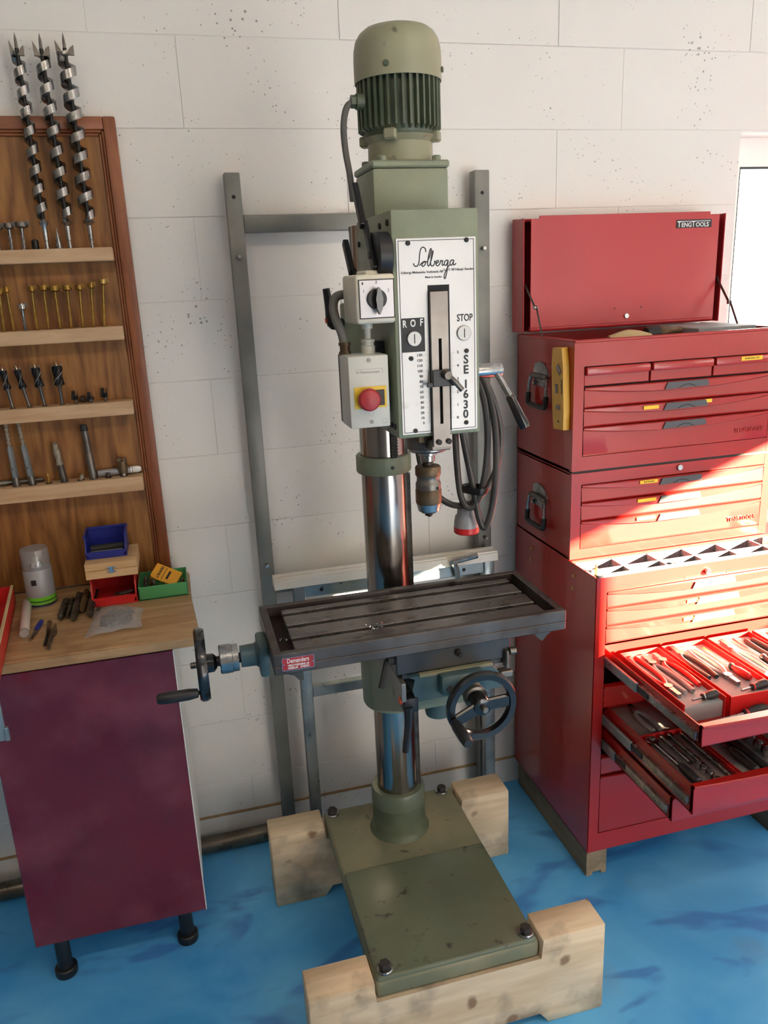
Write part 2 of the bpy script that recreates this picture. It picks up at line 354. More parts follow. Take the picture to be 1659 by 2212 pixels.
# ------------------------------------------------------------------ mesh builder
class B:
    def __init__(s): s.bm = bmesh.new()
    def _merge(s, t, M=None):
        if M is not None: bmesh.ops.transform(t, matrix=M, verts=t.verts)
        me = bpy.data.meshes.new('tmp'); t.to_mesh(me); t.free()
        s.bm.from_mesh(me); bpy.data.meshes.remove(me)
        return s
    def box(s, x0, x1, y0, y1, z0, z1, bev=0.0, seg=1, M=None):
        t = bmesh.new()
        bmesh.ops.create_cube(t, size=1.0)
        for v in t.verts:
            v.co = Vector(((x0 + x1) / 2 + v.co.x * abs(x1 - x0), (y0 + y1) / 2 + v.co.y * abs(y1 - y0), (z0 + z1) / 2 + v.co.z * abs(z1 - z0)))
        if bev > 0:
            bmesh.ops.bevel(t, geom=t.edges[:], offset=bev, segments=seg, affect='EDGES', profile=0.5)
        return s._merge(t, M)
    def lathe(s, prof, p=(0, 0, 0), ax=(0, 0, 1), n=24, cap=True, a0=0.0, a1=2 * PI):
        p = Vector(p); ax = Vector(ax).normalized()
        q = Vector((0, 0, 1)).rotation_difference(ax)
        full = abs(a1 - a0 - 2 * PI) < 1e-6
        m = n if full else n + 1
        rings = []
        for r, h in prof:
            ring = []
            for i in range(m):
                a = a0 + (a1 - a0) * i / n
                ring.append(s.bm.verts.new(p + q @ Vector((r * math.cos(a), r * math.sin(a), h))))
            rings.append(ring)
        for a, b in zip(rings, rings[1:]):
            for i in range(n):
                j = (i + 1) % m
                s.bm.faces.new((a[i], a[j], b[j], b[i]))
        if cap:
            if prof[0][0] > 1e-6: s.bm.faces.new(list(reversed(rings[0])))
            if prof[-1][0] > 1e-6: s.bm.faces.new(rings[-1])
        return s
    def cyl(s, p0, p1, r0, r1=None, n=20, bev=0.0):
        p0 = Vector(p0); p1 = Vector(p1); L = (p1 - p0).length
        r1 = r0 if r1 is None else r1
        if bev: prof = [(r0 - bev, 0), (r0, bev), (r1, L - bev), (r1 - bev, L)]
        else: prof = [(r0, 0), (r1, L)]
        return s.lathe(prof, p0, p1 - p0, n)
    def tube(s, pts, r, n=10, closed=False, sub=6, smooth=True, flat=None):
        P = [Vector(p) for p in pts]
        if smooth and len(P) > 2:
            Q = []
            m = len(P)
            rng = m if closed else m - 1
            for i in range(rng):
                a = P[(i - 1) % m] if (closed or i > 0) else P[0] * 2 - P[1]
                b = P[i]; c = P[(i + 1) % m]
                d = P[(i + 2) % m] if (closed or i + 2 < m) else P[-1] * 2 - P[-2]
                for k in range(sub):
                    t = k / sub
                    Q.append(0.5 * ((2 * b) + (c - a) * t + (2 * a - 5 * b + 4 * c - d) * t * t + (3 * b - a - 3 * c + d) * t ** 3))
            if not closed: Q.append(P[-1])
            P = Q
        rr = r if callable(r) else (lambda t: r)
        m = len(P); rings = []
        nrm = None
        for i in range(m):
            if closed: tg = P[(i + 1) % m] - P[i - 1]
            else: tg = P[min(i + 1, m - 1)] - P[max(i - 1, 0)]
            if tg.length < 1e-9: tg = Vector((0, 0, 1))
            tg.normalize()
            if nrm is None:
                nrm = tg.orthogonal().normalized() if flat is None else (Vector(flat) - tg * tg.dot(Vector(flat))).normalized()
            elif flat is not None:
                nrm = (Vector(flat) - tg * tg.dot(Vector(flat))).normalized()
            else:
                nrm = (nrm - tg * tg.dot(nrm)).normalized()
            bn = tg.cross(nrm)
            R = rr(i / max(1, m - 1))
            if isinstance(R, tuple): Ra, Rb = R
            else: Ra = Rb = R
            rings.append([s.bm.verts.new(P[i] + nrm * math.cos(2 * PI * k / n) * Ra + bn * math.sin(2 * PI * k / n) * Rb) for k in range(n)])
        for i in range(m if closed else m - 1):
            a = rings[i]; b = rings[(i + 1) % m]
            for k in range(n):
                s.bm.faces.new((a[k], a[(k + 1) % n], b[(k + 1) % n], b[k]))
        if not closed:
            s.bm.faces.new(list(reversed(rings[0]))); s.bm.faces.new(rings[-1])
        return s
    def prism(s, poly, plane, d0, d1):
        """poly of 2-D points, extruded along the axis normal to plane ('xz' -> y etc.)"""
        def mk(p, d):
            if plane == 'xz': return Vector((p[0], d, p[1]))
            if plane == 'yz': return Vector((d, p[0], p[1]))
            return Vector((p[0], p[1], d))
        a = [s.bm.verts.new(mk(p, d0)) for p in poly]
        b = [s.bm.verts.new(mk(p, d1)) for p in poly]
        n = len(poly)
        s.bm.faces.new(a); s.bm.faces.new(list(reversed(b)))
        for i in range(n):
            s.bm.faces.new((a[i], b[i], b[(i + 1) % n], a[(i + 1) % n]))
        return s
    def frame(s, x0, x1, z0, z1, hx0, hx1, hz0, hz1, y0, y1):
        """a slab in the xz plane with a rectangular hole"""
        for a in ((x0, x1, z0, hz0), (x0, x1, hz1, z1), (x0, hx0, hz0, hz1), (hx1, x1, hz0, hz1)):
            if a[1] - a[0] > 1e-5 and a[3] - a[2] > 1e-5: s.box(a[0], a[1], y0, y1, a[2], a[3])
        return s
    def grid(s, rows):
        V = [[s.bm.verts.new(Vector(p)) for p in r] for r in rows]
        for a, b in zip(V, V[1:]):
            for i in range(len(a) - 1):
                s.bm.faces.new((a[i], a[i + 1], b[i + 1], b[i]))
        return s
    def twist(s, p, L, R, pitch, n=28, ax=(0, 0, 1), core=0.45, point=True, k=14):
        p = Vector(p); q = Vector((0, 0, 1)).rotation_difference(Vector(ax).normalized())
        rings = []
        for i in range(n + 1):
            h = L * i / n
            sc = 1.0
            if point and i > n - 3: sc = max(0.08, (n - i) / 3.0)
            ring = []
            for j in range(k):
                a = 2 * PI * j / k
                rr = R * sc * (core + (1 - core) * abs(math.cos(a)) ** 0.7)
                b = a + 2 * PI * h / pitch
                ring.append(s.bm.verts.new(p + q @ Vector((rr * math.cos(b), rr * math.sin(b), h))))
            rings.append(ring)
        for a, b in zip(rings, rings[1:]):
            for j in range(k): s.bm.faces.new((a[j], a[(j + 1) % k], b[(j + 1) % k], b[j]))
        s.bm.faces.new(list(reversed(rings[0]))); s.bm.faces.new(rings[-1])
        return s

def rotz_about(c, a): return Matrix.Translation(c) @ Matrix.Rotation(a, 4, 'Z') @ Matrix.Translation(-Vector(c))

ORG = {}
def tag(o, label=None, cat=None, group=None, kind=None):
    if label: o['label'] = label
    if cat: o['category'] = cat
    if group: o['group'] = group
    if kind: o['kind'] = kind
    return o
def obj(name, b, m, parent=None, sharp=0.6, loc=None):
    me = bpy.data.meshes.new(name)
    bm = b.bm if isinstance(b, B) else b
    bmesh.ops.recalc_face_normals(bm, faces=bm.faces[:])
    org = ORG.get(parent, None) if parent else None
    if parent is None and loc is not None: org = Vector(loc)
    if org is not None: bmesh.ops.translate(bm, vec=-org, verts=bm.verts)
    bm.to_mesh(me); bm.free()
    me.materials.append(MT[m])
    for p in me.polygons: p.use_smooth = True
    me.set_sharp_from_angle(angle=sharp)
    o = bpy.data.objects.new(name, me); COL.objects.link(o)
    if parent:
        o.parent = parent
        ORG[o] = org if org is not None else Vector((0, 0, 0))
    elif org is not None:
        o.location = org; ORG[o] = org
    else: ORG[o] = Vector((0, 0, 0))
    return o
def thing(name, label, cat, loc=(0, 0, 0), group=None):
    o = bpy.data.objects.new(name, None); COL.objects.link(o)
    o.empty_display_size = 0.05
    o.location = loc; ORG[o] = Vector(loc)
    return tag(o, label, cat, group)
def struct(name, b, m, parent=None):
    o = obj(name, b, m, parent)
    if not parent: o['kind'] = 'structure'
    return o
def copy_tree(o, loc, rot=(0, 0, 0), label=None, parent=None):
    c = o.copy(); COL.objects.link(c)
    c.parent = parent
    if parent is None:
        c.location = loc; c.rotation_euler = rot
        if label: c['label'] = label
    for ch in list(o.children): copy_tree(ch, None, None, None, c)
    return c

def letters(name, items, m, parent, rot=None, bold=0.0, depth=0.0003):
    """items: (string, (x,y,z), size, align, width_factor) ; text faces -y unless rot is given"""
    bm = bmesh.new()
    R = rot if rot is not None else Matrix.Rotation(PI / 2, 4, 'X')
    for it in items:
        st, pos, size, al = it[:4]
        wf = it[4] if len(it) > 4 else 1.0
        cu = bpy.data.curves.new('t', 'FONT'); cu.body = st; cu.size = size
        cu.align_x = al; cu.align_y = 'CENTER'; cu.extrude = depth; cu.offset = bold; cu.resolution_u = 3
        o = bpy.data.objects.new('t', cu); COL.objects.link(o)
        bpy.context.view_layer.update()
        me = bpy.data.meshes.new_from_object(o.evaluated_get(bpy.context.evaluated_depsgraph_get()))
        me.transform(Matrix.Translation(pos) @ R @ Matrix.Diagonal((wf, 1, 1, 1)))
        bm.from_mesh(me)
        bpy.data.objects.remove(o); bpy.data.curves.remove(cu); bpy.data.meshes.remove(me)
    return obj(name, bm, m, parent)

# ================================================================== the room
XL, XR, YF, ZC = -2.4, 3.2, -4.4, 2.95
struct('floor', B().box(XL - .15, XR + .15, YF - .15, 0.2, -0.1, 0.0), 'floor')
struct('ceiling', B().box(XL - .15, XR + .15, YF - .15, 0.2, ZC, ZC + 0.1), 'ceiling')
struct('wall_left', B().box(XL - .15, XL, YF, 0.2, 0, ZC), 'wall_dark')
WX0, WX1, WZ0, WZ1 = 1.67, 2.75, 1.10, 2.02
wb = struct('wall_back', B().frame(XL, XR, 0, ZC, WX0, WX1, WZ0, WZ1, 0.0022, 0.17), 'wall')
rows = [(0.0, 0.205)] + [(0.205 + .2023 * i, 0.205 + .2023 * (i + 1)) for i in range(13)]
for i, (z0, z1) in enumerate(rows):
    if z1 > ZC: z1 = ZC
    off = 0.088 if i % 2 == 0 else -0.108
    xs = [off + .595 * k for k in range(-4, 6)]
    for a, b_ in zip(xs, xs[1:]):
        segs = [(a, b_)]
        if z1 > WZ0 + .01 and z0 < WZ1 - 0.01:
            segs = []
            if a < WX0: segs.append((a, min(b_, WX0)))
            if b_ > WX1: segs.append((max(a, WX1), b_))
        for (p, q) in segs:
            q = min(q, XR); p = max(p, XL)
            if q - p < 0.02: continue
            dy = random.uniform(-0.0009, 0.0009)
            zz1 = z1
            o = obj('block', B().box(p + .0006, q - .0006, dy, 0.03, z0 + .0006, zz1 - .0006, 0.0012), 'wall', wb)
# right wall with the window the low sun comes through, front wall with the open gate
def wall_x(name, x0, x1, holes):
    b = B()
    ys = sorted({YF, 0.0} | {h[0] for h in holes} | {h[1] for h in holes})
    for a, c in zip(ys, ys[1:]):
        h = [q for q in holes if q[0] <= a and c <= q[1]]
        if h: b.box(x0, x1, a, c, 0, h[0][2]); b.box(x0, x1, a, c, h[0][3], ZC)
        else: b.box(x0, x1, a, c, 0, ZC)
    return struct(name, b, 'plain_white')
wall_x('wall_right', XR, XR + .12, [(-2.47, -1.40, 1.26, 1.867)])
struct('wall_front', B().frame(XL, XR, 0, ZC, 1.1, 3.1, 0.0, 2.35, YF - .15, YF), 'wall_dark')
# unseen wall added outside to keep the low sun out of the gate
struct('wall_sunblock', B().box(3.6, 9.6, -10.2, -8.6, 0, 4.8), 'wall_dark')
# window in the back wall
w1 = struct('window_1', B().frame(WX0, WX1, WZ0, WZ1, WX0 + .07, WX1 - .07, WZ0 + .08, WZ1 - .082, 0.085, 0.145), 'pvc')
obj('gasket', B().frame(WX0 + .07, WX1 - .07, WZ0 + .08, WZ1 - .082, WX0 + .076, WX1 - .076, WZ0 + .086, WZ1 - .088, 0.088, 0.10), 'gasket', w1)
obj('pane', B().box(WX0 + .074, WX1 - .074, 0.112, 0.118, WZ0 + .084, WZ1 - .086), 'pane_glass', w1)
def frame_x(b, y0, y1, z0, z1, w, x0, x1):
    for q in ((y0, y1, z0, z0 + w), (y0, y1, z1 - w, z1), (y0, y0 + w, z0 + w, z1 - w), (y1 - w, y1, z0 + w, z1 - w)): b.box(x0, x1, q[0], q[1], q[2], q[3])
    return b
w2 = struct('window_2', frame_x(B(), -2.47, -1.40, 1.26, 1.867, .05, XR + .03, XR + .09), 'pvc')
obj('pane', B().box(XR + .055, XR + .061, -2.425, -1.445, 1.305, 1.822), 'pane_glass', w2)
# plinth strip at the foot of the wall with dusty ledge
t1 = struct('trim_1', B().box(XL, XR, -0.006, 0.0, 0.0, 0.088), 'wall')
obj('ledge', B().box(XL, XR, -0.0065, -0.0005, 0.088, 0.094), 'ledge_tan', t1)
# ceiling lamps (outside the frame)
for k, (lx, ly) in enumerate(((-0.6, -2.3), (1.4, -2.3))):
    t = thing('ceiling_lamp', ('long white tube lamp on the ceiling in front of the tool board', 'long white tube lamp on the ceiling in front of the red tool chests')[k], 'lamp', (lx, ly, ZC), 'ceiling tube lamps')
    obj('housing', B().box(lx - .62, lx + .62, ly - .06, ly + .06, ZC - .05, ZC - .0005, .004), 'pvc', t)
    obj('tube', B().box(lx - .60, lx + .60, ly - .045, ly + .045, ZC - .075, ZC - .05, .01, 2), 'lamp_glow', t)

# ================================================================== drill press
dp = thing('drill_press', 'green pillar drill press with finned motor and slotted table, standing on timber beams', 'drill press', (0.451, -0.566, 0.186))
CX, CY = 0.4515, -0.39
# base
b = B().box(.263, .639, -.862, -.270, .186, .231, .010, 3)
bp_ = obj('base_plate', b, 'base_dusty', dp)
obj('raised_pad', B().box(.2665, .6355, -.859, -.529, .20, .2370, .007, 3), 'base_green', bp_)
obj('column_socket', B().lathe([(.086, .225), (.079, .2325), (.074, .240), (.0715, .250), (.070, .318)], (CX, CY, 0), n=36), 'green_dark', dp)
obj('socket_ring', B().lathe([(.0712, .317), (.0712, .355), (.068, .363), (.0540, .3635)], (CX, CY, 0), n=40, cap=False), 'base_green', dp)
for bx, by in ((.286, -.290), (.606, -.290), (.290, -.837), (.616, -.837)):
    z = .231 if by > -.5 else .2370
    o = obj('base_bolt', B().lathe([(.0085, z + .004), (.0085, z + .006), (.013, z + .006), (.013, z + .015), (.0115, z + .017)], (bx, by, 0), n=6), 'grime', dp)
    obj('washer', B().lathe([(.0185, z - .001), (.0185, z + .003), (.017, z + .005), (.010, z + .005)], (bx, by, 0), n=24), 'steel', o)
# column
obj('column', B().lathe([(.0537, .26), (.0537, 1.764), (.051, 1.767)], (CX, CY, 0), n=56), 'column_steel', dp)
bb = B(); a = math.radians(-18)
Mr = Matrix.Translation((CX, CY, 0)) @ Matrix.Rotation(a, 4, 'Z')
bb.box(.049, .0575, -.009, .009, .362, 1.36, M=Mr)
n = 150
for i in range(n):
    z = .365 + (1.212 - .365) * i / n
    bb.box(.057, .0615, -.009, .009, z, z + .0033, M=Mr)
obj('rack', bb, 'steel_dull', dp)
bb = B(); Mr2 = Matrix.Translation((CX, CY, 0)) @ Matrix.Rotation(math.radians(-78), 4, 'Z')
bb.box(.050, .058, -.008, .008, 1.255, 1.40, M=Mr2)
for i in range(16): bb.box(.057, .0615, -.008, .008, 1.256 + i * .007, 1.2595 + i * .007, M=Mr2)
obj('rack', bb, 'grime', dp)
o = obj('collar', B().lathe([(.054, 1.219), (.063, 1.219), (.065, 1.222), (.065, 1.256), (.063, 1.2595), (.054, 1.2595)], (CX, CY, 0), n=44, cap=False), 'green', dp)
obj('set_screw', B().cyl((CX + .004, CY - .0645, 1.238), (CX + .004, CY - .068, 1.238), .004, n=12), 'grime', o)
# head casting
HX0, HX1, HY = .384, .544, -.775
head = obj('head_housing', B().box(HX0, HX1, HY, -.52, 1.367, 1.764, .004, 2), 'green', dp)
obj('column_clamp', B().lathe([(.055, 1.40), (.080, 1.40), (.082, 1.405), (.082, 1.60), (.080, 1.605), (.055, 1.605)], (CX, CY, 0), n=36, cap=False).box(.392, .530, -.53, -.40, 1.405, 1.60, .006, 2), 'green', dp)
for (yy, zz) in ((-.757, 1.744), (-.705, 1.742), (-.645, 1.73), (-.757, 1.388), (-.735, 1.388), (-.54, 1.72)):
    bb = B(); bb.cyl((HX0, yy, zz), (HX0 - .0035, yy, zz), .0055, n=12)
    obj('side_screw', bb, 'grime', head)
for (xx, yy) in ((.428, -.70), (.480, -.70), (.525, -.70)):
    bb = B(); bb.lathe([(.006, 1.764), (.006, 1.769)], (xx, yy, 0), n=6)
    obj('top_screw', bb, 'grime', head)
# gear box under the motor
gb = obj('gear_box', B().box(.388, .534, -.652, -.515, 1.762, 1.846, .005, 2).box(.386, .536, -.655, -.512, 1.846, 1.859, .003, 1), 'green', dp)
for (xx, yy) in ((.410, -.640), (.515, -.640), (.398, -.565)):
    bb = B(); bb.lathe([(.0085, 1.859), (.0085, 1.866), (.007, 1.868)], (xx, yy, 0), n=12)
    obj('cap_bolt', bb, 'green', gb)
# motor
MX, MY = .4625, -.582
obj('motor_flange', B().lathe([(.066, 1.858), (.062, 1.862), (.0615, 1.895), (.070, 1.906)], (MX, MY, 0), n=40), 'green_motor', dp)
bb = B()
for k in range(4):
    ang = PI / 4 + k * PI / 2 + .25
    M = Matrix.Translation((MX, MY, 0)) @ Matrix.Rotation(ang, 4, 'Z')
    obj('motor_lug', B().box(.055, .078, -.012, .012, 1.895, 1.914, .003, 1, M), 'green_motor', dp)
bb = B().lathe([(.066, 1.906), (.068, 1.91), (.068, 2.004)], (MX, MY, 0), n=48)
for k in range(36):
    ang = 2 * PI * k / 36
    M = Matrix.Translation((MX, MY, 0)) @ Matrix.Rotation(ang, 4, 'Z')
    t = bmesh.new()
    vs = [(.066, -.0024, 1.912), (.066, .0024, 1.912), (.0785, .0019, 1.919), (.0785, -.0019, 1.919), (.066, -.0024, 2.004), (.066, .0024, 2.004), (.0785, .0019, 2.004), (.0785, -.0019, 2.004)]
    V = [t.verts.new(v) for v in vs]
    for f in ((0, 1, 2, 3), (7, 6, 5, 4), (0, 4, 5, 1), (1, 5, 6, 2), (2, 6, 7, 3), (3, 7, 4, 0)): t.faces.new([V[i] for i in f])
    bb._merge(t, M)
obj('cooling_fin', bb, 'green_dark', dp)['kind'] = 'stuff'
cw = obj('fan_cowl', B().lathe([(.0795, 2.000), (.081, 2.000), (.0815, 2.004), (.0815, 2.040), (.0805, 2.055), (.077, 2.069), (.070, 2.080), (.060, 2.0875), (.045, 2.092), (.02, 2.0935), (0.0001, 2.094)], (MX, MY, 0), n=56, cap=False), 'green_motor', dp)
for ang in (-120, -25):
    c, s_ = math.cos(math.radians(ang)), math.sin(math.radians(ang))
    obj('cowl_screw', B().cyl((MX + c * .081, MY + s_ * .081, 2.017), (MX + c * .0855, MY + s_ * .0855, 2.017), .0052, n=12, bev=.0012), 'green_dark', cw)
obj('cable_gland', B().cyl((.390, -.60, 1.965), (.376, -.60, 1.965), .014, n=16).cyl((.376, -.60, 1.965), (.366, -.60, 1.965), .0115, n=6), 'green_dark', dp)
obj('motor_cable', B().tube([(.372, -.60, 1.966), (.358, -.598, 1.955), (.352, -.592, 1.925), (.356, -.58, 1.885), (.366, -.565, 1.84), (.372, -.55, 1.80)], .006, 10), 'conduit', dp)
# face plate
def fx(px, py): return .391 + (px - (858 + 7 * (py - 514) / 427.0)) * .000872
def fz(py): return 1.7165 - (py - 514) * .000801
FY = HY - .0022
fp = obj('face_plate', B().box(.391, .5375, FY, HY + .0005, 1.374, 1.7165, .0008, 1), 'plate_white', dp)
# outline, slot, panel, lettering
bb = B()
x0, x1, z0, z1 = .3945, .534, 1.3775, 1.713
for q in ((x0, x1, z1 - .0011, z1), (x0, x1, z0, z0 + .0011), (x0, x0 + .0011, z0, z1), (x1 - .0011, x1, z0, z1)):
    bb.box(q[0], q[1], FY - .0003, FY, q[2], q[3])
obj('plate_border', bb, 'ink', fp)
SX0, SX1 = fx(923, 613), fx(969, 613)
obj('slot', B().box(SX0, SX1, FY - .0006, FY, 1.3755, fz(613)), 'black_flat', fp)
obj('selector_panel', B().box(fx(867, 718), fx(916, 718), FY - .0005, FY, fz(755), fz(681), .0004), 'ink', fp)
letters('panel_lettering', [('R', (fx(873, 693), FY - .0007, fz(694)), .0175, 'CENTER', .72), ('O', (fx(891, 693), FY - .0007, fz(693)), .0175, 'CENTER', .72), ('F', (fx(909, 693), FY - .0007, fz(692)), .0175, 'CENTER', .72)], 'ink_white', fp, bold=.0004)
yT = FY - .0003
it = [('STOP', (fx(1003, 687), yT, fz(687)), .0175, 'CENTER', .72)]
letters('stop_lettering', it, 'ink', fp, bold=.0003)
it = []
for ch, py in zip('SE1630', (780, 803, 836, 859, 883, 905)):
    it.append((ch, (fx(1006, py), yT, fz(py)), .0215, 'CENTER', .95))
letters('model_lettering', it, 'ink', fp, bold=.0006)
it = []
for i in range(14):
    py = 763 + (917 - 763) * i / 13.0
    it.append((str(130 - 10 * i), (fx(910 + .3 * i, py), yT, fz(py)), .0064, 'RIGHT', 1.1))
letters('millimetre_numbers', it, 'ink', fp, bold=.00012)
it = []
for i in range(6):
    py = 762 + (911 - 762) * i / 5.0
    it.append((str(5 - i), (fx(988, py), yT, fz(py)), .0068, 'CENTER', 1.1))
letters('inch_numbers', it, 'ink', fp, bold=.00012)
bb = B()
for i in range(66):
    py = 763 + (917 - 763) * i / 65.0
    l = 8 if i % 5 == 0 else 4.5
    x = fx(926, py)
    bb.box(x - l * .00087, x, FY - .0003, FY, fz(py) - .00013, fz(py) + .00013)
obj('millimetre_ticks', bb, 'ink', fp)
bb = B()
for i in range(81):
    py = 762 + (911 - 762) * i / 80.0
    l = 8 if i % 16 == 0 else (5.5 if i % 8 == 0 else 3)
    x = fx(973, py)
    bb.box(x, x + l * .00087, FY - .0003, FY, fz(py) - .00012, fz(py) + .00012)
obj('inch_ticks', bb, 'ink', fp)
letters('maker_lettering', [('Solberga Mekaniska Verkstads AB', (fx(912, 584), yT, fz(585)), .0058, 'CENTER', .98), ('S-571 00 Nässjö Sweden', (fx(990, 582), yT, fz(582)), .0058, 'CENTER', .98), ('Made in Sweden', (fx(936, 596), yT, fz(596)), .0048, 'CENTER', .98)], 'ink', fp, bold=.00006)
# hand-written logo, drawn as ribbon strokes (coordinates in mm, x right, z up, origin at the baseline start)
lg = [[(22.5, 22), (22, 26.5), (18.5, 29.5), (14.5, 27), (12.5, 20), (11.5, 12), (10, 4.5), (6.5, 1.2), (3, 2.5), (1.5, 6)],
      [(11.5, 2), (15, 5.5), (19, 8), (21.5, 7.5), (20.5, 3), (17, .8), (15.5, 3), (18, 6.5), (21.5, 7.5), (24, 7)],
      [(24, 7), (28.5, 15), (31.5, 24), (31, 27), (28.5, 22), (26, 12), (25, 4), (26.2, 1), (28.5, 2.5)],
      [(28.5, 2.5), (32.5, 14), (34.5, 22), (33.5, 23), (31, 13), (30, 4), (32, .8), (35.5, 2.5), (37, 7), (36, 8.5), (38.5, 6.5)],
      [(38.5, 4.5), (42, 5.5), (43.2, 8), (41, 8.8), (38.8, 5), (39.8, 1.5), (42.5, 1), (45.5, 4)],
      [(45.5, 4), (47, 8.8), (47.6, 7.4), (50.2, 8.2), (49, 3.5), (50, 1), (52.5, 3)],
      [(59, 8), (56.5, 8.8), (53.2, 6), (53, 2), (55.5, 1), (58, 5), (59.2, 8.5), (58, -1), (56, -12), (53.8, -18.5), (52, -18), (53, -12), (57, -4), (62, 2)],
      [(68.5, 8), (65.5, 8.8), (62.4, 5.5), (62.5, 1.8), (64.8, 1), (67.5, 5), (68.8, 8.5), (67.8, 3), (69, 1), (72.5, 3.5)]]
bb = B()
lx0, lz0 = fx(892, 571), fz(574)
for st_ in lg:
    bb.tube([(lx0 + p[0] * .00111, FY - .0001, lz0 + p[1] * .00111) for p in st_], (lambda t: (.0003, .00115)), 6, sub=5, flat=(0, 1, 0))
obj('script_logo', bb, 'ink', fp)
for (px, py) in ((883, 524), (1006, 521), (886, 769), (1007, 760), (893, 933), (1007, 924)):
    bb = B(); bb.cyl((fx(px, py), FY, fz(py)), (fx(px, py), FY - .003, fz(py)), .0042, n=14, bev=.001)
    obj('plate_screw', bb, 'grime', fp)
for (px, py) in ((893, 726), (1001, 720)):
    obj('key_slot', B().box(fx(px, py) - .0008, fx(px, py) + .0008, FY - .0043, FY - .0038, fz(py) - .008, fz(py) + .008), 'black_flat', fp)
    k_ = obj('key_switch', B().cyl((fx(px, py), FY, fz(py)), (fx(px, py), FY - .004, fz(py)), .0135, n=28, bev=.001), 'key_grey', fp)
# depth bar
dbx0, dbx1 = fx(925, 640), fx(962, 640)
obj('depth_bar', B().frame(dbx0, dbx1, 1.348, fz(627), (dbx0 + dbx1) / 2 - .003, (dbx0 + dbx1) / 2 + .003, fz(920), fz(728), FY - .0105, FY - .0012), 'depth_bar', dp)
obj('bar_slot', B().box((dbx0 + dbx1) / 2 - .0029, (dbx0 + dbx1) / 2 + .0029, FY - .0035, FY - .0015, fz(919), fz(729)), 'black_flat', dp)
ds = obj('depth_stop', B().box(dbx0 - .001, dbx1 + .001, FY - .019, FY - .0107, fz(833), fz(797), .0006).box(fx(915, 828), fx(984, 825), FY - .017, FY - .0107, fz(834), fz(824), .0005), 'black', dp)
cxx, czz = fx(954, 808), fz(808)
obj('clamp_lever', B().cyl((cxx, FY - .018, czz), (cxx, FY - .034, czz), .0085, .007, 16).tube([(cxx, FY - .029, czz), (cxx + .010, FY - .031, czz - .009), (cxx + .0255, FY - .033, czz - .0275)], lambda t: .0042 + .001 * t, 10), 'steel_dull', ds)
for px in (941, 963):
    bb = B(); bb.cyl((fx(px, 960), FY - .010, fz(962)), (fx(px, 960), FY - .0155, fz(962)), .0052, n=14, bev=.001)
    obj('bar_bolt', bb, 'grime', dp)
# spindle, quill and chuck
QX, QY = .461, -.703
obj('quill', B().lathe([(.036, 1.372), (.040, 1.352), (.040, 1.330), (.037, 1.326), (.019, 1.326), (.019, 1.318), (.0145, 1.316), (.0145, 1.305), (.011, 1.302), (.0085, 1.288)], (QX, QY, 0), n=40), 'steel', dp)
obj('quill_bracket', B().lathe([(.036, 1.366), (.0415, 1.362), (.0415, 1.334), (.038, 1.331)], (QX, QY, 0), n=40).box(dbx0 - .002, dbx1 + .004, FY - .001, QY, 1.339, 1.360, .002), 'steel_dull', dp)
obj('clamp_tab', B().box(.428, .452, -.752, -.728, 1.350, 1.3668, .002), 'chuck_rust', dp)
ck = obj('drill_chuck', B().lathe([(.011, 1.294), (.0235, 1.2935), (.025, 1.291), (.025, 1.278), (.0235, 1.2755), (.0225, 1.274), (.0225, 1.2655), (.0245, 1.262), (.0252, 1.259), (.0252, 1.249)], (QX, QY, 0), n=40), 'steel_dull', dp)
obj('chuck_top_ring', B().lathe([(.012, 1.2952), (.0235, 1.295), (.0255, 1.292), (.0255, 1.278), (.024, 1.2755)], (QX, QY, 0), n=36, cap=False), 'chuck_rust', ck)
obj('chuck_sleeve', B().lathe([(.0254, 1.2485), (.0260, 1.246), (.0260, 1.2225), (.0250, 1.219)], (QX, QY, 0), n=40, cap=False), 'chuck_rust', ck)
obj('chuck_nose', B().lathe([(.0250, 1.2195), (.0215, 1.204), (.0150, 1.1995), (.009, 1.1995)], (QX, QY, 0), n=40), 'steel', ck)
for k in range(3):
    a = k * 2 * PI / 3 + .4
    bb = B(); bb.cyl((QX + .005 * math.cos(a), QY + .005 * math.sin(a), 1.203), (QX + .004 * math.cos(a), QY + .004 * math.sin(a), 1.192), .0042, n=8)
    obj('chuck_jaw', bb, 'grime', ck)
obj('key_hole', B().cyl((QX + .011, QY - .0215, 1.253), (QX + .0122, QY - .0240, 1.253), .0028, n=12), 'black_flat', ck)
# knob switch box
ks = obj('selector_switch_box', B().box(.313, .3835, -.789, -.684, 1.577, 1.660, .006, 3).box(.336, .372, -.77, -.70, 1.655, 1.6665, .003, 1), 'box_cream', dp)
kx, kz = .3495, 1.6185
obj('dial_plate', B().box(.3195, .3805, -.7905, -.7885, 1.587, 1.6505, .0009), 'plate_grey', ks)
bb = B()
for q in ((.3185, .3815, 1.6505, 1.6515), (.3185, .3815, 1.586, 1.587), (.3185, .3195, 1.586, 1.6515), (.3805, .3815, 1.586, 1.6515)): bb.box(q[0], q[1], -.7905, -.7887, q[2], q[3])
obj('dial_rim', bb, 'grime', ks)
obj('dial_base', B().cyl((kx, -.7905, kz), (kx, -.798, kz), .0175, .0165, 28), 'black', ks)
obj('selector_knob', B().prism([(kx - .0045, kz - .016), (kx, kz - .0255), (kx + .0045, kz - .016), (kx + .0065, kz), (kx + .003, kz + .016), (kx, kz + .0195), (kx - .003, kz + .016), (kx - .0065, kz)], 'xz', -.812, -.797), 'black_gloss', ks)
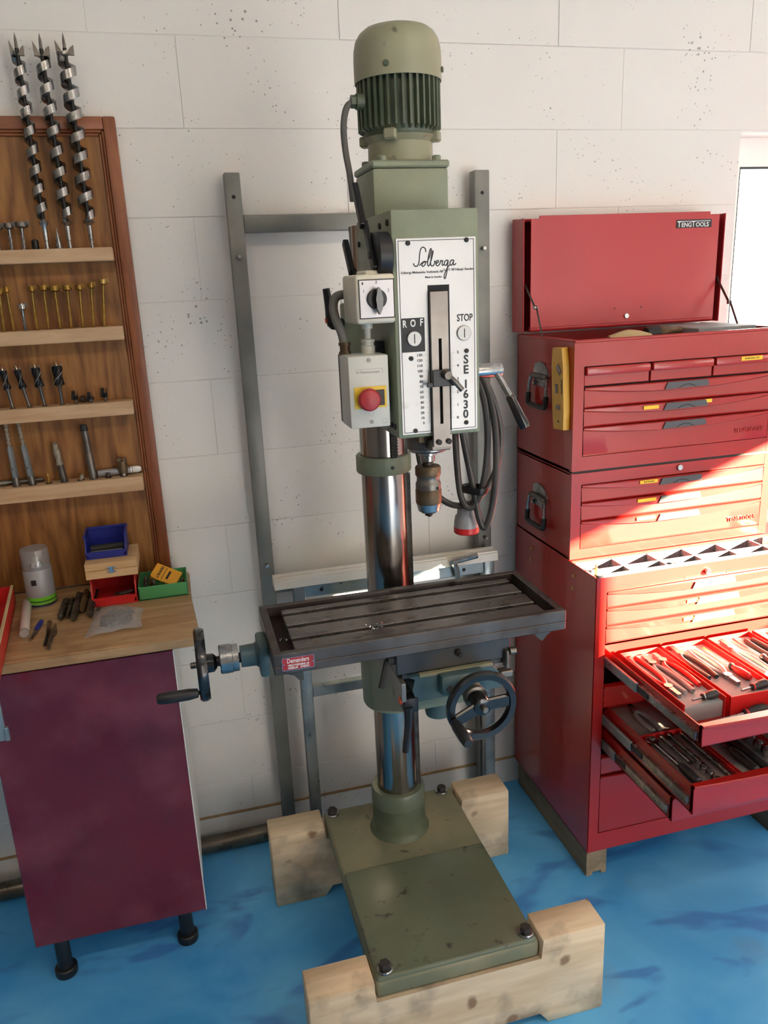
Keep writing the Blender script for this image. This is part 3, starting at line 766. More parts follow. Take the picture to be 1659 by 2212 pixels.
letters('dial_lettering', [('0', (kx + .0005, -.7907, 1.6460), .0075, 'CENTER', .8), ('1', (kx - .0225, -.7907, 1.632), .0075, 'CENTER', .8), ('2', (kx + .0215, -.7907, 1.632), .0075, 'CENTER', .8), ('Φ', (kx - .024, -.7907, 1.6445), .0065, 'CENTER', .8)], 'ink', ks)
# emergency stop box
eb = obj('stop_switch_box', B().box(.298, .3725, -.765, -.69, 1.3915, 1.5215, .003, 2), 'box_white', dp)
obj('box_back', B().box(.2985, .372, -.690, -.676, 1.3925, 1.5205, .002), 'box_dark', eb)
obj('mount_bracket', B().box(.36, .3845, -.70, -.66, 1.41, 1.54, .001), 'box_dark', eb)
obj('yellow_plate', B().box(.3065, .3665, -.7665, -.7648, 1.4275, 1.4665, .0006), 'yellow', eb)
obj('lamp_window', B().box(.342, .3625, -.7675, -.766, 1.4315, 1.4600, .0006), 'smoke', eb)
obj('stop_button', B().lathe([(.0105, 0), (.0105, .006), (.0195, .008), (.0205, .011), (.0200, .016), (.017, .0195), (.009, .0215), (.0001, .022)], (.3310, -.766, 1.4445), (0, -1, 0), 36), 'red_button', eb)
for zz in (1.5135, 1.4025):
    bb = B(); bb.cyl((.3365, -.765, zz), (.3365, -.7665, zz), .0036, n=14)
    obj('box_screw', bb, 'steel_dull', eb)
letters('embossed_lettering', [('⊙ Telemecanique', (.334, -.7652, 1.4925), .0068, 'CENTER', .9)], 'ink_grey', eb)
bb = B()
for q in ((.311, .361, 1.4975, 1.4980), (.3605, .361, 1.489, 1.498)): bb.box(q[0], q[1], -.7653, -.7648, q[2], q[3])
bb.tube([(.3615 + .0045 * math.cos(a), -.7652, 1.4025 + .0045 * math.sin(a)) for a in [k * PI / 8 for k in range(16)]], .0003, 4, closed=True, sub=1)
bb.tube([(.3365 + .0045 * math.cos(a), -.7652, 1.4175 + .0045 * math.sin(a)) for a in [k * PI / 8 for k in range(16)]], .0002, 4, closed=True, sub=1)
obj('embossed_marks', bb, 'ink_grey', eb)
obj('conduit_gland', B().lathe([(.0115, 1.520), (.0115, 1.526), (.0095, 1.526), (.0095, 1.537), (.0115, 1.537), (.0115, 1.5425)], (.308, -.70, 0), n=16), 'chuck_rust', eb)
obj('white_gland', B().lathe([(.0125, 1.520), (.0125, 1.535), (.0105, 1.536), (.0105, 1.541), (.0125, 1.542), (.0125, 1.5465), (.006, 1.548), (.006, 1.565), (.010, 1.566), (.010, 1.578)], (.3475, -.72, 0), n=20), 'box_white', eb)
obj('conduit', B().tube([(.308, -.70, 1.535), (.304, -.698, 1.56), (.296, -.69, 1.585), (.295, -.68, 1.607), (.304, -.672, 1.624), (.330, -.665, 1.628)], .0085, 12), 'conduit', dp)
# speed levers on the left cheek of the head
for (py_, pz, dirv, L_, rr) in ((-.752, 1.692, (.088, .124), .152, .038), (-.640, 1.625, (.080, .100), .128, .030)):
    d = Vector((0, dirv[0], dirv[1])).normalized()
    hb = obj('lever_hub', B().cyl((HX0 + .001, py_, pz), (HX0 - .026, py_, pz), rr, n=32, bev=.003).cyl((HX0 - .026, py_, pz), (HX0 - .036, py_, pz), .0065, n=12), 'black', dp)
    q = Vector((0, 0, 1)).rotation_difference(d).to_matrix().to_4x4()
    lv = B().box(-.0035, .0035, -.0085, .0085, -.03, L_ * .45, .001, 1, Matrix.Translation((HX0 - .030, py_, pz)) @ q)
    lv.box(-.0055, .0055, -.008, .008, L_ * .40, L_, .0015, 1, Matrix.Translation((HX0 - .034, py_, pz)) @ q)
    obj('shift_lever', lv, 'bit_black', hb)
# column clamp handle with orange button
o = obj('clamp_handle', B().tube([(.362, -.40, 1.562), (.345, -.402, 1.564), (.341, -.404, 1.60), (.336, -.408, 1.638)], lambda t: .0125 - .0045 * t, 10, sub=4).cyl((.346, -.401, 1.563), (.385, -.399, 1.563), .011, n=12), 'black', dp)
obj('release_button', B().cyl((.339, -.402, 1.571), (.331, -.402, 1.571), .006, n=14, bev=.001), 'orange', o)
# feed lever on the right cheek
fh = obj('feed_hub', B().lathe([(.020, 0), (.020, .02), (.0145, .022), (.0145, .090), (.0135, .092)], (HX1 - .001, -.66, 1.467), (1, 0, 0), 32), 'steel', dp)
obj('feed_lever', B().cyl((.618, -.665, 1.470), (.648, -.682, 1.410), .0062, n=14), 'steel', fh)
obj('lever_grip', B().lathe([(.0075, 0), (.009, .004), (.0105, .04), (.0120, .066), (.011, .072), (.006, .073)], (.645, -.680, 1.416), (.030, -.017, -.072), 24), 'black_gloss', fh)
# coiled power cable with plug
path = [(.556, -.56, 1.44), (.575, -.575, 1.46), (.600, -.60, 1.45), (.618, -.61, 1.40), (.625, -.612, 1.32), (.618, -.61, 1.235), (.600, -.605, 1.178), (.582, -.60, 1.168), (.570, -.59, 1.195), (.566, -.58, 1.27), (.566, -.575, 1.36), (.572, -.575, 1.44), (.592, -.585, 1.475),
        (.620, -.60, 1.44), (.638, -.615, 1.36), (.641, -.62, 1.26), (.630, -.62, 1.165), (.616, -.615, 1.122), (.604, -.61, 1.145), (.594, -.60, 1.22), (.580, -.595, 1.30), (.570, -.59, 1.38), (.575, -.58, 1.45), (.602, -.575, 1.475),
        (.638, -.575, 1.43), (.662, -.58, 1.36), (.668, -.58, 1.30), (.655, -.58, 1.235), (.622, -.585, 1.190), (.590, -.59, 1.172), (.552, -.575, 1.172), (.516, -.555, 1.205), (.495, -.54, 1.27), (.488, -.53, 1.40)]
pc = obj('power_cable', B().tube(path, .0072, 10, sub=6), 'cable', dp)
obj('cable_tie', B().tube([(.572, -.588, 1.208), (.600, -.630, 1.207), (.628, -.60, 1.205), (.600, -.572, 1.207)], lambda t: (.0075, .0015), 8, closed=True, sub=6, flat=(0, 0, 1)), 'black', pc)
obj('plug', B().lathe([(.012, .004), (.016, .0), (.0165, -.010), (.020, -.014), (.0205, -.024), (.025, -.030), (.0275, -.044), (.0275, -.056)], (.592, -.565, 1.168), (.02, .03, 1), 28), 'can_grey', pc)
obj('plug_ring', B().lathe([(.0283, -.054), (.0283, -.066), (.0255, -.069), (.022, -.069)], (.592, -.565, 1.168), (.02, .03, 1), 28), 'red_plastic', pc)

# ---- slotted cross table with its slides (part of the drill press)
TX0, TX1, TY0, TY1 = .120, .736, -.767, -.511
tb = obj('work_table', B().box(TX0, TX1, TY0, TY1, .926, .945, .002).box(TX0, TX1, TY0, TY0 + .015, .945, .970, .0015).box(TX0, TX1, TY1 - .015, TY1, .945, .970, .0015).box(TX0, TX0 + .016, TY0 + .014, TY1 - .014, .945, .970, .0015).box(TX1 - .016, TX1, TY0 + .014, TY1 - .014, .945, .970, .0015), 'table', dp)
for (a, c) in ((-.742, -.702), (-.688, -.638), (-.623, -.573), (-.557, -.536)):
    obj('table_rib', B().box(.166, .700, a, c, .944, .9635, .001), 'table_top', tb)
obj('oil_trough', B().box(TX0 + .016, TX1 - .016, TY0 + .015, TY1 - .015, .9445, .9462), 'table_oil', tb)
npl = obj('name_plate', B().box(.1352, .1985, TY0 - .0015, TY0, .9345, .9620, .0005), 'red_button', tb)
bb = B()
for q in ((.1352, .1985, .9610, .9620), (.1352, .1985, .9345, .9355), (.1352, .1362, .9345, .9620), (.1975, .1985, .9345, .9620)): bb.box(q[0], q[1], TY0 - .0020, TY0 - .001, q[2], q[3])
obj('plate_rim', bb, 'steel_bright', tb)
letters('plate_lettering', [('Demanders', (.1668, TY0 - .0018, .9540), .0128, 'CENTER', .72), ('VERKTYGSFABRIK AB', (.1672, TY0 - .0018, .9447), .0055, 'CENTER', .8), ('VIRSERUM    SWEDEN', (.1672, TY0 - .0018, .9392), .0055, 'CENTER', .8)], 'ink_white', tb, bold=.00012)
for xx in (.139, .1945): obj('plate_rivet', B().cyl((xx, TY0 - .0015, .9485), (xx, TY0 - .0032, .9485), .0014, n=8), 'steel_bright', tb)
obj('stop_lug', B().prism([(.664, .9265), (.707, .9265), (.694, .918), (.684, .906), (.676, .912), (.672, .918)], 'xz', TY0 + .004, TY0 + .02), 'saddle', tb)
obj('stop_lug', B().prism([(.140, .9265), (.176, .9265), (.176, .906), (.166, .909), (.158, .919)], 'xz', TY0 + .004, TY0 + .02), 'saddle', tb)
# swarf lying in the trough and on the ribs
sw = B(); random.seed(3)
for (cx_, cy_, cz_, n_, sp) in ((.152, -.735, .949, 9, .012), (.148, -.66, .949, 5, .014), (.34, -.696, .966, 9, .018)):
    for k in range(n_):
        x, y = cx_ + random.uniform(-sp, sp), cy_ + random.uniform(-sp, sp) * .6
        a = random.uniform(0, 6.28); L_ = random.uniform(.004, .012)
        pts = [(x + math.cos(a) * L_ * t + .002 * math.sin(9 * t), y + math.sin(a) * L_ * t, cz_ + .002 + .002 * math.sin(7 * t + k)) for t in (0, .33, .66, 1)]
        sw.tube(pts, .0007, 4, sub=2)
tag(obj('metal_swarf', sw, 'steel_bright'), 'thin curled metal shavings lying in the trough of the slotted table', 'swarf', None, 'stuff')
# slides
obj('saddle', B().box(.366, .617, -.752, -.50, .874, .9265, .003).box(.380, .602, -.745, -.50, .862, .876), 'saddle', dp)
obj('saddle_screw', B().cyl((.500, -.752, .906), (.500, -.760, .906), .0075, n=12).cyl((.500, -.760, .906), (.500, -.768, .906), .005, n=6), 'grime', dp)
obj('cross_slide', B().prism([(.388, .872), (.402, .866), (.396, .842), (.404, .815), (.592, .815), (.592, .845), (.570, .868), (.566, .874)], 'xz', -.762, -.45), 'blue_green', dp)
obj('slide_top_edge', B().box(.412, .572, -.764, -.752, .868, .8755, .001), 'base_dusty', dp)
bk = obj('screw_bracket', B().box(.452, .546, -.785, -.760, .828, .873, .006, 2), 'blue_green', dp)
obj('bracket_bolt', B().cyl((.469, -.785, .844), (.469, -.791, .844), .0075, n=16, bev=.001).cyl((.469, -.791, .844), (.469, -.7912, .844), .0035, n=6), 'grime', bk)
obj('screw_boss', B().lathe([(.023, 0), (.021, .02), (.020, .05)], (.507, -.784, .846), (0, -1, 0), 24), 'base_dusty', bk)
obj('gib_strip', B().box(.372, .382, -.765, -.50, .82, .862, .001), 'depth_bar', dp)
obj('slide_lock', B().box(.601, .609, -.765, -.745, .856, .896, .002).box(.588, .616, -.768, -.745, .838, .852, .002).cyl((.612, -.757, .892), (.625, -.757, .892), .008, n=12), 'steel_dull', dp)
# knee
obj('knee', B().prism([(-.31, .615), (-.43, .615), (-.745, .785), (-.745, .818), (-.31, .818)], 'yz', .386, .521).lathe([(.0552, .615), (.077, .615), (.079, .62), (.079, .81), (.077, .818), (.0552, .818)], (CX, CY, 0), n=36, cap=False), 'green', dp)
obj('nut_housing', B().lathe([(.020, .738), (.027, .742), (.029, .752), (.029, .818)], (.470, -.70, 0), n=28), 'blue_green', dp)
o = obj('knee_clamp', B().box(.376, .408, -.765, -.735, .792, .826, .004, 2).tube([(.386, -.762, .806), (.383, -.768, .77), (.372, -.776, .712)], lambda t: .0105 - .0035 * t, 8, sub=5), 'black', dp)
obj('release_button', B().cyl((.376, -.752, .818), (.369, -.752, .818), .008, n=16, bev=.001), 'orange', o)
obj('table_clamp', B().cyl((.352, -.735, .906), (.366, -.735, .906), .012, n=14).tube([(.352, -.738, .905), (.345, -.742, .885), (.334, -.748, .852)], lambda t: .0075 - .001 * t, 8, sub=4), 'grime', dp)
# hand wheels
def handwheel(c, ax, name, R, hdir, spokes, hlen):
    c = Vector(c); ax = Vector(ax).normalized()
    q = Vector((0, 0, 1)).rotation_difference(ax)
    b_ = B()
    prof = [(R - .017, -.004), (R - .014, -.010), (R - .004, -.011), (R, -.004), (R, .005), (R - .004, .010), (R - .015, .009), (R - .017, .003), (R - .017, -.004)]
    b_.lathe(prof, c, ax, 48, cap=False)
    b_.lathe([(.012, -.030), (.019, -.024), (.020, -.004), (.018, .008), (.012, .010)], c, ax, 24)
    for sp in spokes:
        d = Vector(sp)
        side = ax.cross(d).normalized()
        Mx = Matrix((side, d.normalized(), ax)).transposed().to_4x4(); Mx.translation = c
        b_.box(-.013, .013, .006, R - .012, -.005, .005, .003, 1, Mx)
    w = obj(name, b_, 'black_gloss', dp)
    obj('wheel_nut', B().lathe([(.0065, .009), (.0065, .021), (.005, .023), (.002, .023)], c, ax, 16), 'steel_dull', w)
    hp = c + Vector(hdir) * (R - .009)
    obj('crank_handle', B().lathe([(.0045, 0), (.0045, .012), (.009, .013), (.0115, .03), (.0118, hlen * .7), (.0105, hlen - .004), (.008, hlen)], hp, ax, 20), 'black', w)
    return w
handwheel((.507, -.862, .842), (0, -1, 0), 'front_handwheel', .073, (-.95, 0, -.31), ((1, 0, .04), (-.90, 0, -.42)), .088)
obj('feed_shaft', B().cyl((.507, -.80, .844), (.507, -.865, .842), .009, n=16).lathe([(.024, 0), (.024, .012), (.022, .013)], (.507, -.822, .843), (0, -1, 0), 28), 'steel_dull', dp)
handwheel((-.014, -.64, .914), (-1, 0, 0), 'side_handwheel', .075, (0, -.86, -.50), ((0, .86, .5), (0, -.86, -.5)), .092)
obj('end_flange', B().box(.100, .1205, -.682, -.598, .882, .950, .006, 2), 'blue_green', dp)
obj('screw_housing', B().lathe([(.026, 0), (.026, .004), (.0235, .006), (.0225, .036)], (.101, -.64, .918), (-1, 0, 0), 28), 'blue_green', dp)
obj('dial_collar', B().lathe([(.0285, 0), (.0285, .012), (.030, .013), (.030, .036), (.028, .038)], (.060, -.64, .918), (-1, 0, 0), 32), 'steel', dp)
obj('side_shaft', B().cyl((.07, -.64, .916), (-.015, -.64, .915), .0105, n=16), 'black', dp)

# ================================================================== timber beams under the machine
def beam(x0, x1, y0, y1, z1, nx0, nx1, nz, c0, c1, label):
    P = [(x0, 0), (c0, 0), (c0 + .02, .034), (c1 - .02, .034), (c1, 0), (x1, 0), (x1, z1), (nx1, z1), (nx1, nz), (nx0, nz), (nx0, z1), (x0, z1)]
    b_ = B().prism(P, 'xz', y0, y1)
    bmesh.ops.bevel(b_.bm, geom=[e for e in b_.bm.edges], offset=.0022, segments=1, affect='EDGES')
    o = obj('timber_beam', b_, 'beam_wood', loc=((x0 + x1) / 2, (y0 + y1) / 2, 0), sharp=.9)
    tag(o, label, 'timber beam', 'notched timber beams under the drill press')
beam(.119, .797, -.870, -.788, .238, .2600, .6425, .186, .24, .66, 'notched pale timber beam under the free front edge of the green base plate')
beam(.107, .797, -.332, -.240, .219, .2560, .652, .186, .245, .66, 'notched pale timber beam under the column end of the green base plate')

# ================================================================== steel frame on the wall
sf = thing('steel_rack', 'tall grey rack of square steel tube with two posts standing flat against the white wall', 'rack', (.51, -.04, 0))
for (x0, x1) in ((.168, .2065), (.816, .8585)):
    p_ = obj('post', B().box(x0, x1, -.062, -.022, 0.0, 1.918, .003, 2), 'frame_steel', sf)
    for zz in (1.862,): obj('bolt_hole', B().cyl(((x0 + x1) / 2, -.0615, zz), ((x0 + x1) / 2, -.0626, zz), .0045, n=14), 'black_flat', p_)
    for zz in (1.722, .905): obj('pin', B().cyl(((x0 + x1) / 2, -.062, zz), ((x0 + x1) / 2, -.080, zz), .0055, n=12, bev=.001), 'steel', p_)
obj('bolt_hole', B().cyl((.838, -.0615, 1.09), (.838, -.0626, 1.09), .005, n=14), 'black_flat', sf)
obj('crossbar', B().box(.2065, .816, -.060, -.024, 1.779, 1.818, .003, 2), 'frame_steel', sf)
obj('crossbar', B().box(.2065, .816, -.060, -.024, .815, .855, .003, 2), 'frame_steel', sf)

# ================================================================== galvanised stand with crank and white profile
gs = thing('galvanised_stand', 'low galvanised steel stand with bolt holes behind the drill press column', 'stand', (.53, -.12, 0))
for (x0, x1) in ((.247, .279), (.806, .838)):
    obj('post', B().box(x0, x1, -.135, -.100, 0, .855, .003, 2), 'galvanised', gs)
top = obj('top_rail', B().box(.274, .812, -.128, -.104, .818, .853, .002), 'galvanised', gs)
for xx in (.325, .745): obj('bolt_hole', B().cyl((xx, -.1278, .836), (xx, -.1286, .836), .0055, n=16), 'black_flat', top)
obj('crossbar', B().box(.279, .806, -.132, -.106, .511, .542, .002), 'galvanised', gs)
cr = obj('crank', B().tube([(.722, -.135, .805), (.716, -.150, .845), (.700, -.155, .880)], lambda t: (.0085, .003), 8, sub=5, flat=(1, .3, 0)), 'galvanised', gs)
obj('crank_handle', B().cyl((.702, -.157, .876), (.770, -.175, .893), .0085, n=18, bev=.001), 'steel', cr)
wp = B().box(.195, .846, -.142, -.098, .8555, .880, .001).box(.195, .846, -.138, -.124, .880, .885, .001).box(.195, .846, -.118, -.100, .880, .887, .001)
tag(obj('white_profile', wp, 'white_plastic', loc=(.52, -.12, .855)), 'long white plastic profile strip laid along the top of the galvanised stand', 'profile strip')

# ================================================================== pipe on the floor along the wall
tag(obj('steel_pipe', B().lathe([(.020, 0), (.0255, 0), (.0255, .96), (.020, .96)], (-.82, -.064, .0256), (1, .025, 0), 28), 'pipe_steel', loc=(-.34, -.055, 0)), 'round steel pipe lying on the blue floor against the foot of the wall', 'pipe')

# ================================================================== workbench on the left
cab = thing('base_cabinet', 'glossy dark red kitchen base cabinet door standing on black plastic feet under the worktop', 'cabinet', (-.28, -.25, 0))
obj('carcass', B().box(-.478, -.078, -.42, -.03, .148, .866, .001), 'door_edge', cab)
dr = obj('door', B().box(-.480, -.0765, -.440, -.4215, .142, .863, .001), 'door_red', cab)
obj('edge_band', B().box(-.0765, -.0745, -.4405, -.4215, .142, .863), 'door_edge', dr)
for (lx, ly) in ((-.435, -.385), (-.134, -.368), (-.435, -.15), (-.134, -.15)):
    obj('foot', B().lathe([(.026, 0), (.027, .004), (.027, .020), (.024, .023), (.018, .024), (.0175, .148)], (lx, ly, 0), n=24), 'black', cab)
wt = B().prism([(-1.35, -.450), (-.011, -.450), (-.024, -.19), (-.024, -.006), (-1.35, -.006)], 'xy', .868, .895)
bmesh.ops.bevel(wt.bm, geom=wt.bm.edges[:], offset=.004, segments=2, affect='EDGES')
tag(obj('worktop', wt, 'bench_wood', loc=(-.6, -.23, .868)), 'scuffed pale laminate worktop over the dark red cabinet', 'worktop')

# ---- tool board
BX1, BX0, BZ0, BZ1 = -.0695, -.95, .897, 2.046
bd = thing('tool_board', 'brown plywood tool board in a dark wooden frame leaning on the wall above the worktop', 'tool board', (-.5, -.02, BZ0))
obj('back_panel', B().box(BX0 + .03, BX1 - .03, -.016, -.006, BZ0 + .003, BZ1 - .03), 'board_wood', bd)
FW = .040
def moulding(b_, x0, x1, z0, z1, along):
    b_.box(x0, x1, -.030, -.006, z0, z1, .003, 2)
obj('frame_stile', B().box(BX1 - .028, BX1, -.032, -.004, BZ0, BZ1, .003, 2).box(BX1 - .034, BX1 - .028, -.027, -.006, BZ0, BZ1 - .03, .002).box(BX1 - .041, BX1 - .034, -.022, -.006, BZ0, BZ1 - .036, .002), 'frame_wood', bd)
obj('frame_rail', B().box(BX0, BX1 - .028, -.0318, -.0042, BZ1 - .028, BZ1, .003, 2).box(BX0, BX1 - .034, -.027, -.006, BZ1 - .034, BZ1 - .028, .002).box(BX0, BX1 - .041, -.022, -.006, BZ1 - .041, BZ1 - .034, .002), 'frame_wood_x', bd)
obj('frame_stile', B().box(BX0, BX0 + .03, -.032, -.004, BZ0, BZ1 - .03, .003, 2), 'frame_wood', bd)
SH = ((1.755, 1.724), (1.571, 1.538), (1.387, 1.353), (1.192, 1.154))
for (zt, zb) in SH:
    obj('bit_shelf', B().box(BX0 + .035, BX1 - .042, -.070, -.016, zb, zt, .0015), 'shelf_wood', bd)
def hole(x, zt, r=.007, y=-.045):
    obj('drilled_hole', B().cyl((x, y, zt - .0002), (x, y, zt + .0004), r, n=14), 'black_flat', bd)

# ---- drill bits standing in the shelves
def auger(name_label, x, z, R, top, turns, lean, ph):
    t = thing('auger_bit', name_label, 'drill bit', (x, -.054, z - .02), 'long wood augers on the tool board')
    L0 = z + .062
    b_ = B()
    n_ = int(turns * 16); rings = []
    H = top - .042 - L0
    for i in range(n_ + 1):
        f = i / n_; a = ph + 2 * PI * turns * f; h = L0 + H * f
        w = .0185 if 0.02 < f < .98 else .006
        e = min(1, f * 12 + .25)
        pts = [(.0035, -w * .55), (R * e, -w * .5), (R * e, w * .5), (.0035, w * .55)]
        rings.append([b_.bm.verts.new((x + r * math.cos(a), -.054 + r * math.sin(a), h + dh)) for r, dh in pts])
    for a_, c_ in zip(rings, rings[1:]):
        for k in range(4): b_.bm.faces.new((a_[k], a_[(k + 1) % 4], c_[(k + 1) % 4], c_[k]))
    b_.bm.faces.new(list(reversed(rings[0]))); b_.bm.faces.new(rings[-1])
    obj('flute', b_, 'steel', t)
    obj('core', B().lathe([(.0048, L0 - .012), (.0045, top - .032)], (x, -.054, 0), n=12), 'bit_black', t)
    obj('shank', B().lathe([(.0045, z - .02), (.0045, z + .018), (.0055, z + .019), (.0058, L0 - .012), (R * .8, L0 - .004), (.004, L0 + .006)], (x, -.054, 0), n=8), 'steel', t)
    sp = B().lathe([(.0035, top - .032), (.003, top - .014), (.0002, top)], (x, -.054, 0), n=10)
    for s_, hh in ((-1, .016), (1, .026)): sp.prism([(x + s_ * R * .1, top - .046), (x + s_ * R, top - .046), (x + s_ * R * 1.02, top - hh), (x + s_ * R * .55, top - .032)], 'xz', -.058, -.050)
    obj('lead_screw', sp, 'steel_dull', t)
    hole(x, z, .008, -.054)
    t.rotation_euler = (0, lean, 0)
auger('slimmest of the long wood augers on the top shelf, next to the short forstner bits', -.2575, 1.755, .0140, 2.209, 8.6, 0, .4)
auger('middle long wood auger on the top shelf, beside the small step drill', -.2065, 1.755, .0162, 2.209, 8.0, 0, 2.4)
auger('thickest of the long wood augers on the top shelf, nearest the board frame', -.157, 1.755, .0188, 2.212, 8.2, 0, 3.8)
hole(-.182, 1.755, .006)
def forstner(label, x, z, h, R, m_s, m_h, lean=0.0, group=None, leny=0.0, plain=False):
    t = thing('forstner_bit', label, 'drill bit', (x, -.045, z), group)
    obj('shank', B().lathe([(.0036, z - .018), (.0036, z + .014), (.0040, z + .0145), (.0036, z + h - .012), (.0045, z + h - .010)], (x, -.045, 0), n=10), m_s, t)
    hd = B().lathe([(R * .55, z + h - .013), (R, z + h - .010), (R, z + h - .002), (R * .96, z + h), (R * .86, z + h - .003), (.001, z + h - .004)], (x, -.045, 0), n=20, a0=.25, a1=2 * PI - .45)
    hd.lathe([(.002, z + h - .004), (.0002, z + h + .004)], (x, -.045, 0), n=8)
    if not plain:
        for s_ in (-1, 1): hd.box(x + s_ * R * .45 - .002, x + s_ * R * 1.12 + .002, -.0468, -.0432, z + h - .006, z + h + .003)
    obj('cutter', hd, m_h, t)
    t.rotation_euler = (leny, lean, 0)
    return t
gF = 'steel forstner bits on the top shelf'
forstner('steel forstner bit with wide dark cutter on the top shelf beside the black stub', -.310, 1.755, .062, .0140, 'steel', 'steel_dull', .04, gF)
forstner('steel forstner bit on the top shelf between the two wider cutters', -.337, 1.755, .060, .0100, 'steel', 'steel_dull', .03, gF)
forstner('steel forstner bit with wide dark cutter at the outer end of the top row', -.364, 1.755, .058, .0130, 'steel', 'steel_dull', .03, gF)
tag(obj('plug_stub', B().lathe([(.008, 1.7555), (.0085, 1.771), (.0075, 1.776), (.004, 1.778)], (-.284, -.045, 0), n=16), 'bit_black', loc=(-.284, -.045, 1.755)), 'small black stub standing on the top shelf of the board', 'stub')
st = B()
prof = []
for k in range(8): prof += [(.0088 - k * .0010, 1.7555 + k * .0052), (.0088 - k * .0010, 1.7555 + (k + 1) * .0052)]
st.lathe(prof + [(.0004, 1.803)], (-.232, -.045, 0), n=18)
tag(obj('step_drill', st, 'steel', loc=(-.232, -.045, 1.755)), 'small conical steel step drill standing between two long augers', 'drill bit')
gB = 'brass coloured forstner bits on the second shelf'
ORD = ('first', 'second', 'third', 'fourth', 'fifth', 'sixth', 'seventh', 'eighth', 'ninth')
for kb, (x, h, R, ln, tl) in enumerate(((-.384, .098, .0085, .04, 0), (-.362, .102, .0065, -.02, 0), (-.310, .101, .0080, .02, 0), (-.284, .103, .0105, .03, 0), (-.257, .100, .0115, 0, 0), (-.232, .101, .0105, .04, 0), (-.205, .100, .0095, .05, 0), (-.180, .104, .0085, .07, 0))):
    lb = ('second brass coloured forstner bit beyond the short steel one on the second shelf', 'brass coloured forstner bit just beyond the short steel one on the second shelf')[kb] if kb < 2 else '%s brass coloured forstner bit from the board frame on the second shelf' % ORD[9 - kb - 1]
    forstner(lb, x, 1.571, h, R, 'brass_bit', 'brass_bit', ln, gB); hole(x, 1.571, .0055)
forstner('tallest brass coloured forstner bit on the second shelf, next to the board frame', -.155, 1.571, .112, .0095, 'brass_bit', 'brass', .10, gB); hole(-.155, 1.571, .0055)
forstner('short bright steel forstner bit among the brass ones on the second shelf', -.336, 1.571, .061, .0092, 'steel', 'steel_bright', .0); hole(-.336, 1.571, .0055)
def bradpt(label, x, z, h, R, lean):
    t = thing('brad_point_bit', label, 'drill bit', (x, -.045, z), 'black spiral wood bits on the third shelf')
    obj('shank', B().lathe([(.0042, z - .02), (.0042, z + h * .42), (R * .8, z + h * .5)], (x, -.045, 0), n=12), 'steel_dull', t)
    b_ = B().twist((x, -.045, z + h * .48), h * .46, R, h * .75, 26, core=.62, point=False, k=16)
    obj('spiral_body', b_, 'bit_black', t)
    b_ = B(); hh = h * .46
    for s_ in (0, PI):
        pts = [(x + R * 1.0 * math.cos(s_ + 2 * PI * f * hh / (h * .75)), -.045 + R * 1.0 * math.sin(s_ + 2 * PI * f * hh / (h * .75)), z + h * .48 + f * hh) for f in [k / 14 for k in range(15)]]
        b_.tube(pts, .0013, 5, smooth=False)
    obj('land_edge', b_, 'steel_bright', t)
    tp = B().lathe([(.003, z + h * .93), (.0002, z + h + .004)], (x, -.045, 0), n=8)
    for s_ in (-1, 1): tp.prism([(x + s_ * R * .5, z + h * .93), (x + s_ * R, z + h * .93), (x + s_ * R, z + h * .985)], 'xz', -.048, -.042)
    obj('brad_tip', tp, 'steel', t)
    t.rotation_euler = (0, lean, 0); hole(x, z, .0075)
bradpt('black spiral wood bit on the third shelf, leaning, outermost of the row', -.395, 1.387, .100, .0085, -.09)
bradpt('slim leaning black spiral wood bit second in the third-shelf row', -.356, 1.387, .101, .0085, -.16)
bradpt('stout leaning black spiral wood bit between the slim one and the upright one', -.321, 1.387, .102, .0105, -.09)
bradpt('upright thick black spiral wood bit on the third shelf', -.280, 1.387, .103, .0125, 0)
def plugcutter(label, x, z, h, R):
    t = thing('plug_cutter', label, 'plug cutter', (x, -.045, z), 'small plug cutters on the third shelf')
    obj('shank', B().lathe([(.004, z - .01), (.004, z + h * .45)], (x, -.045, 0), n=10), 'steel_dull', t)
    b_ = B().lathe([(.004, z + h * .3), (R * .7, z + h * .42), (R * .7, z + h * .6)], (x, -.045, 0), n=14)
    for k in range(4):
        a = k * PI / 2 + .5
        b_.prism([(x + R * .35 * math.cos(a) - .002, z + h * .3), (x + R * math.cos(a) - .002, z + h * .35), (x + R * math.cos(a) * .9, z + h), (x + R * .5 * math.cos(a) + .002, z + h * .9)], 'xz', -.045 + R * math.sin(a) - .0015, -.045 + R * math.sin(a) + .0015)
    obj('tines', b_, 'bit_black', t)
plugcutter('dark four-tined plug cutter beside the thick upright wood bit', -.247, 1.387, .034, .0085)
plugcutter('smallest dark plug cutter in the middle of the three', -.212, 1.387, .028, .0065)
plugcutter('dark plug cutter at the frame end of the third shelf', -.177, 1.387, .036, .0095)
tag(obj('countersink', B().lathe([(.0035, 0), (.0035, .02), (.009, .022), (.0085, .03), (.006, .034)], (-.205, -.030, 1.3965), (-1, .1, -.03), 14), 'old_bit', loc=(-.22, -.032, 1.387)), 'dark countersink lying on its side behind the plug cutters', 'countersink')
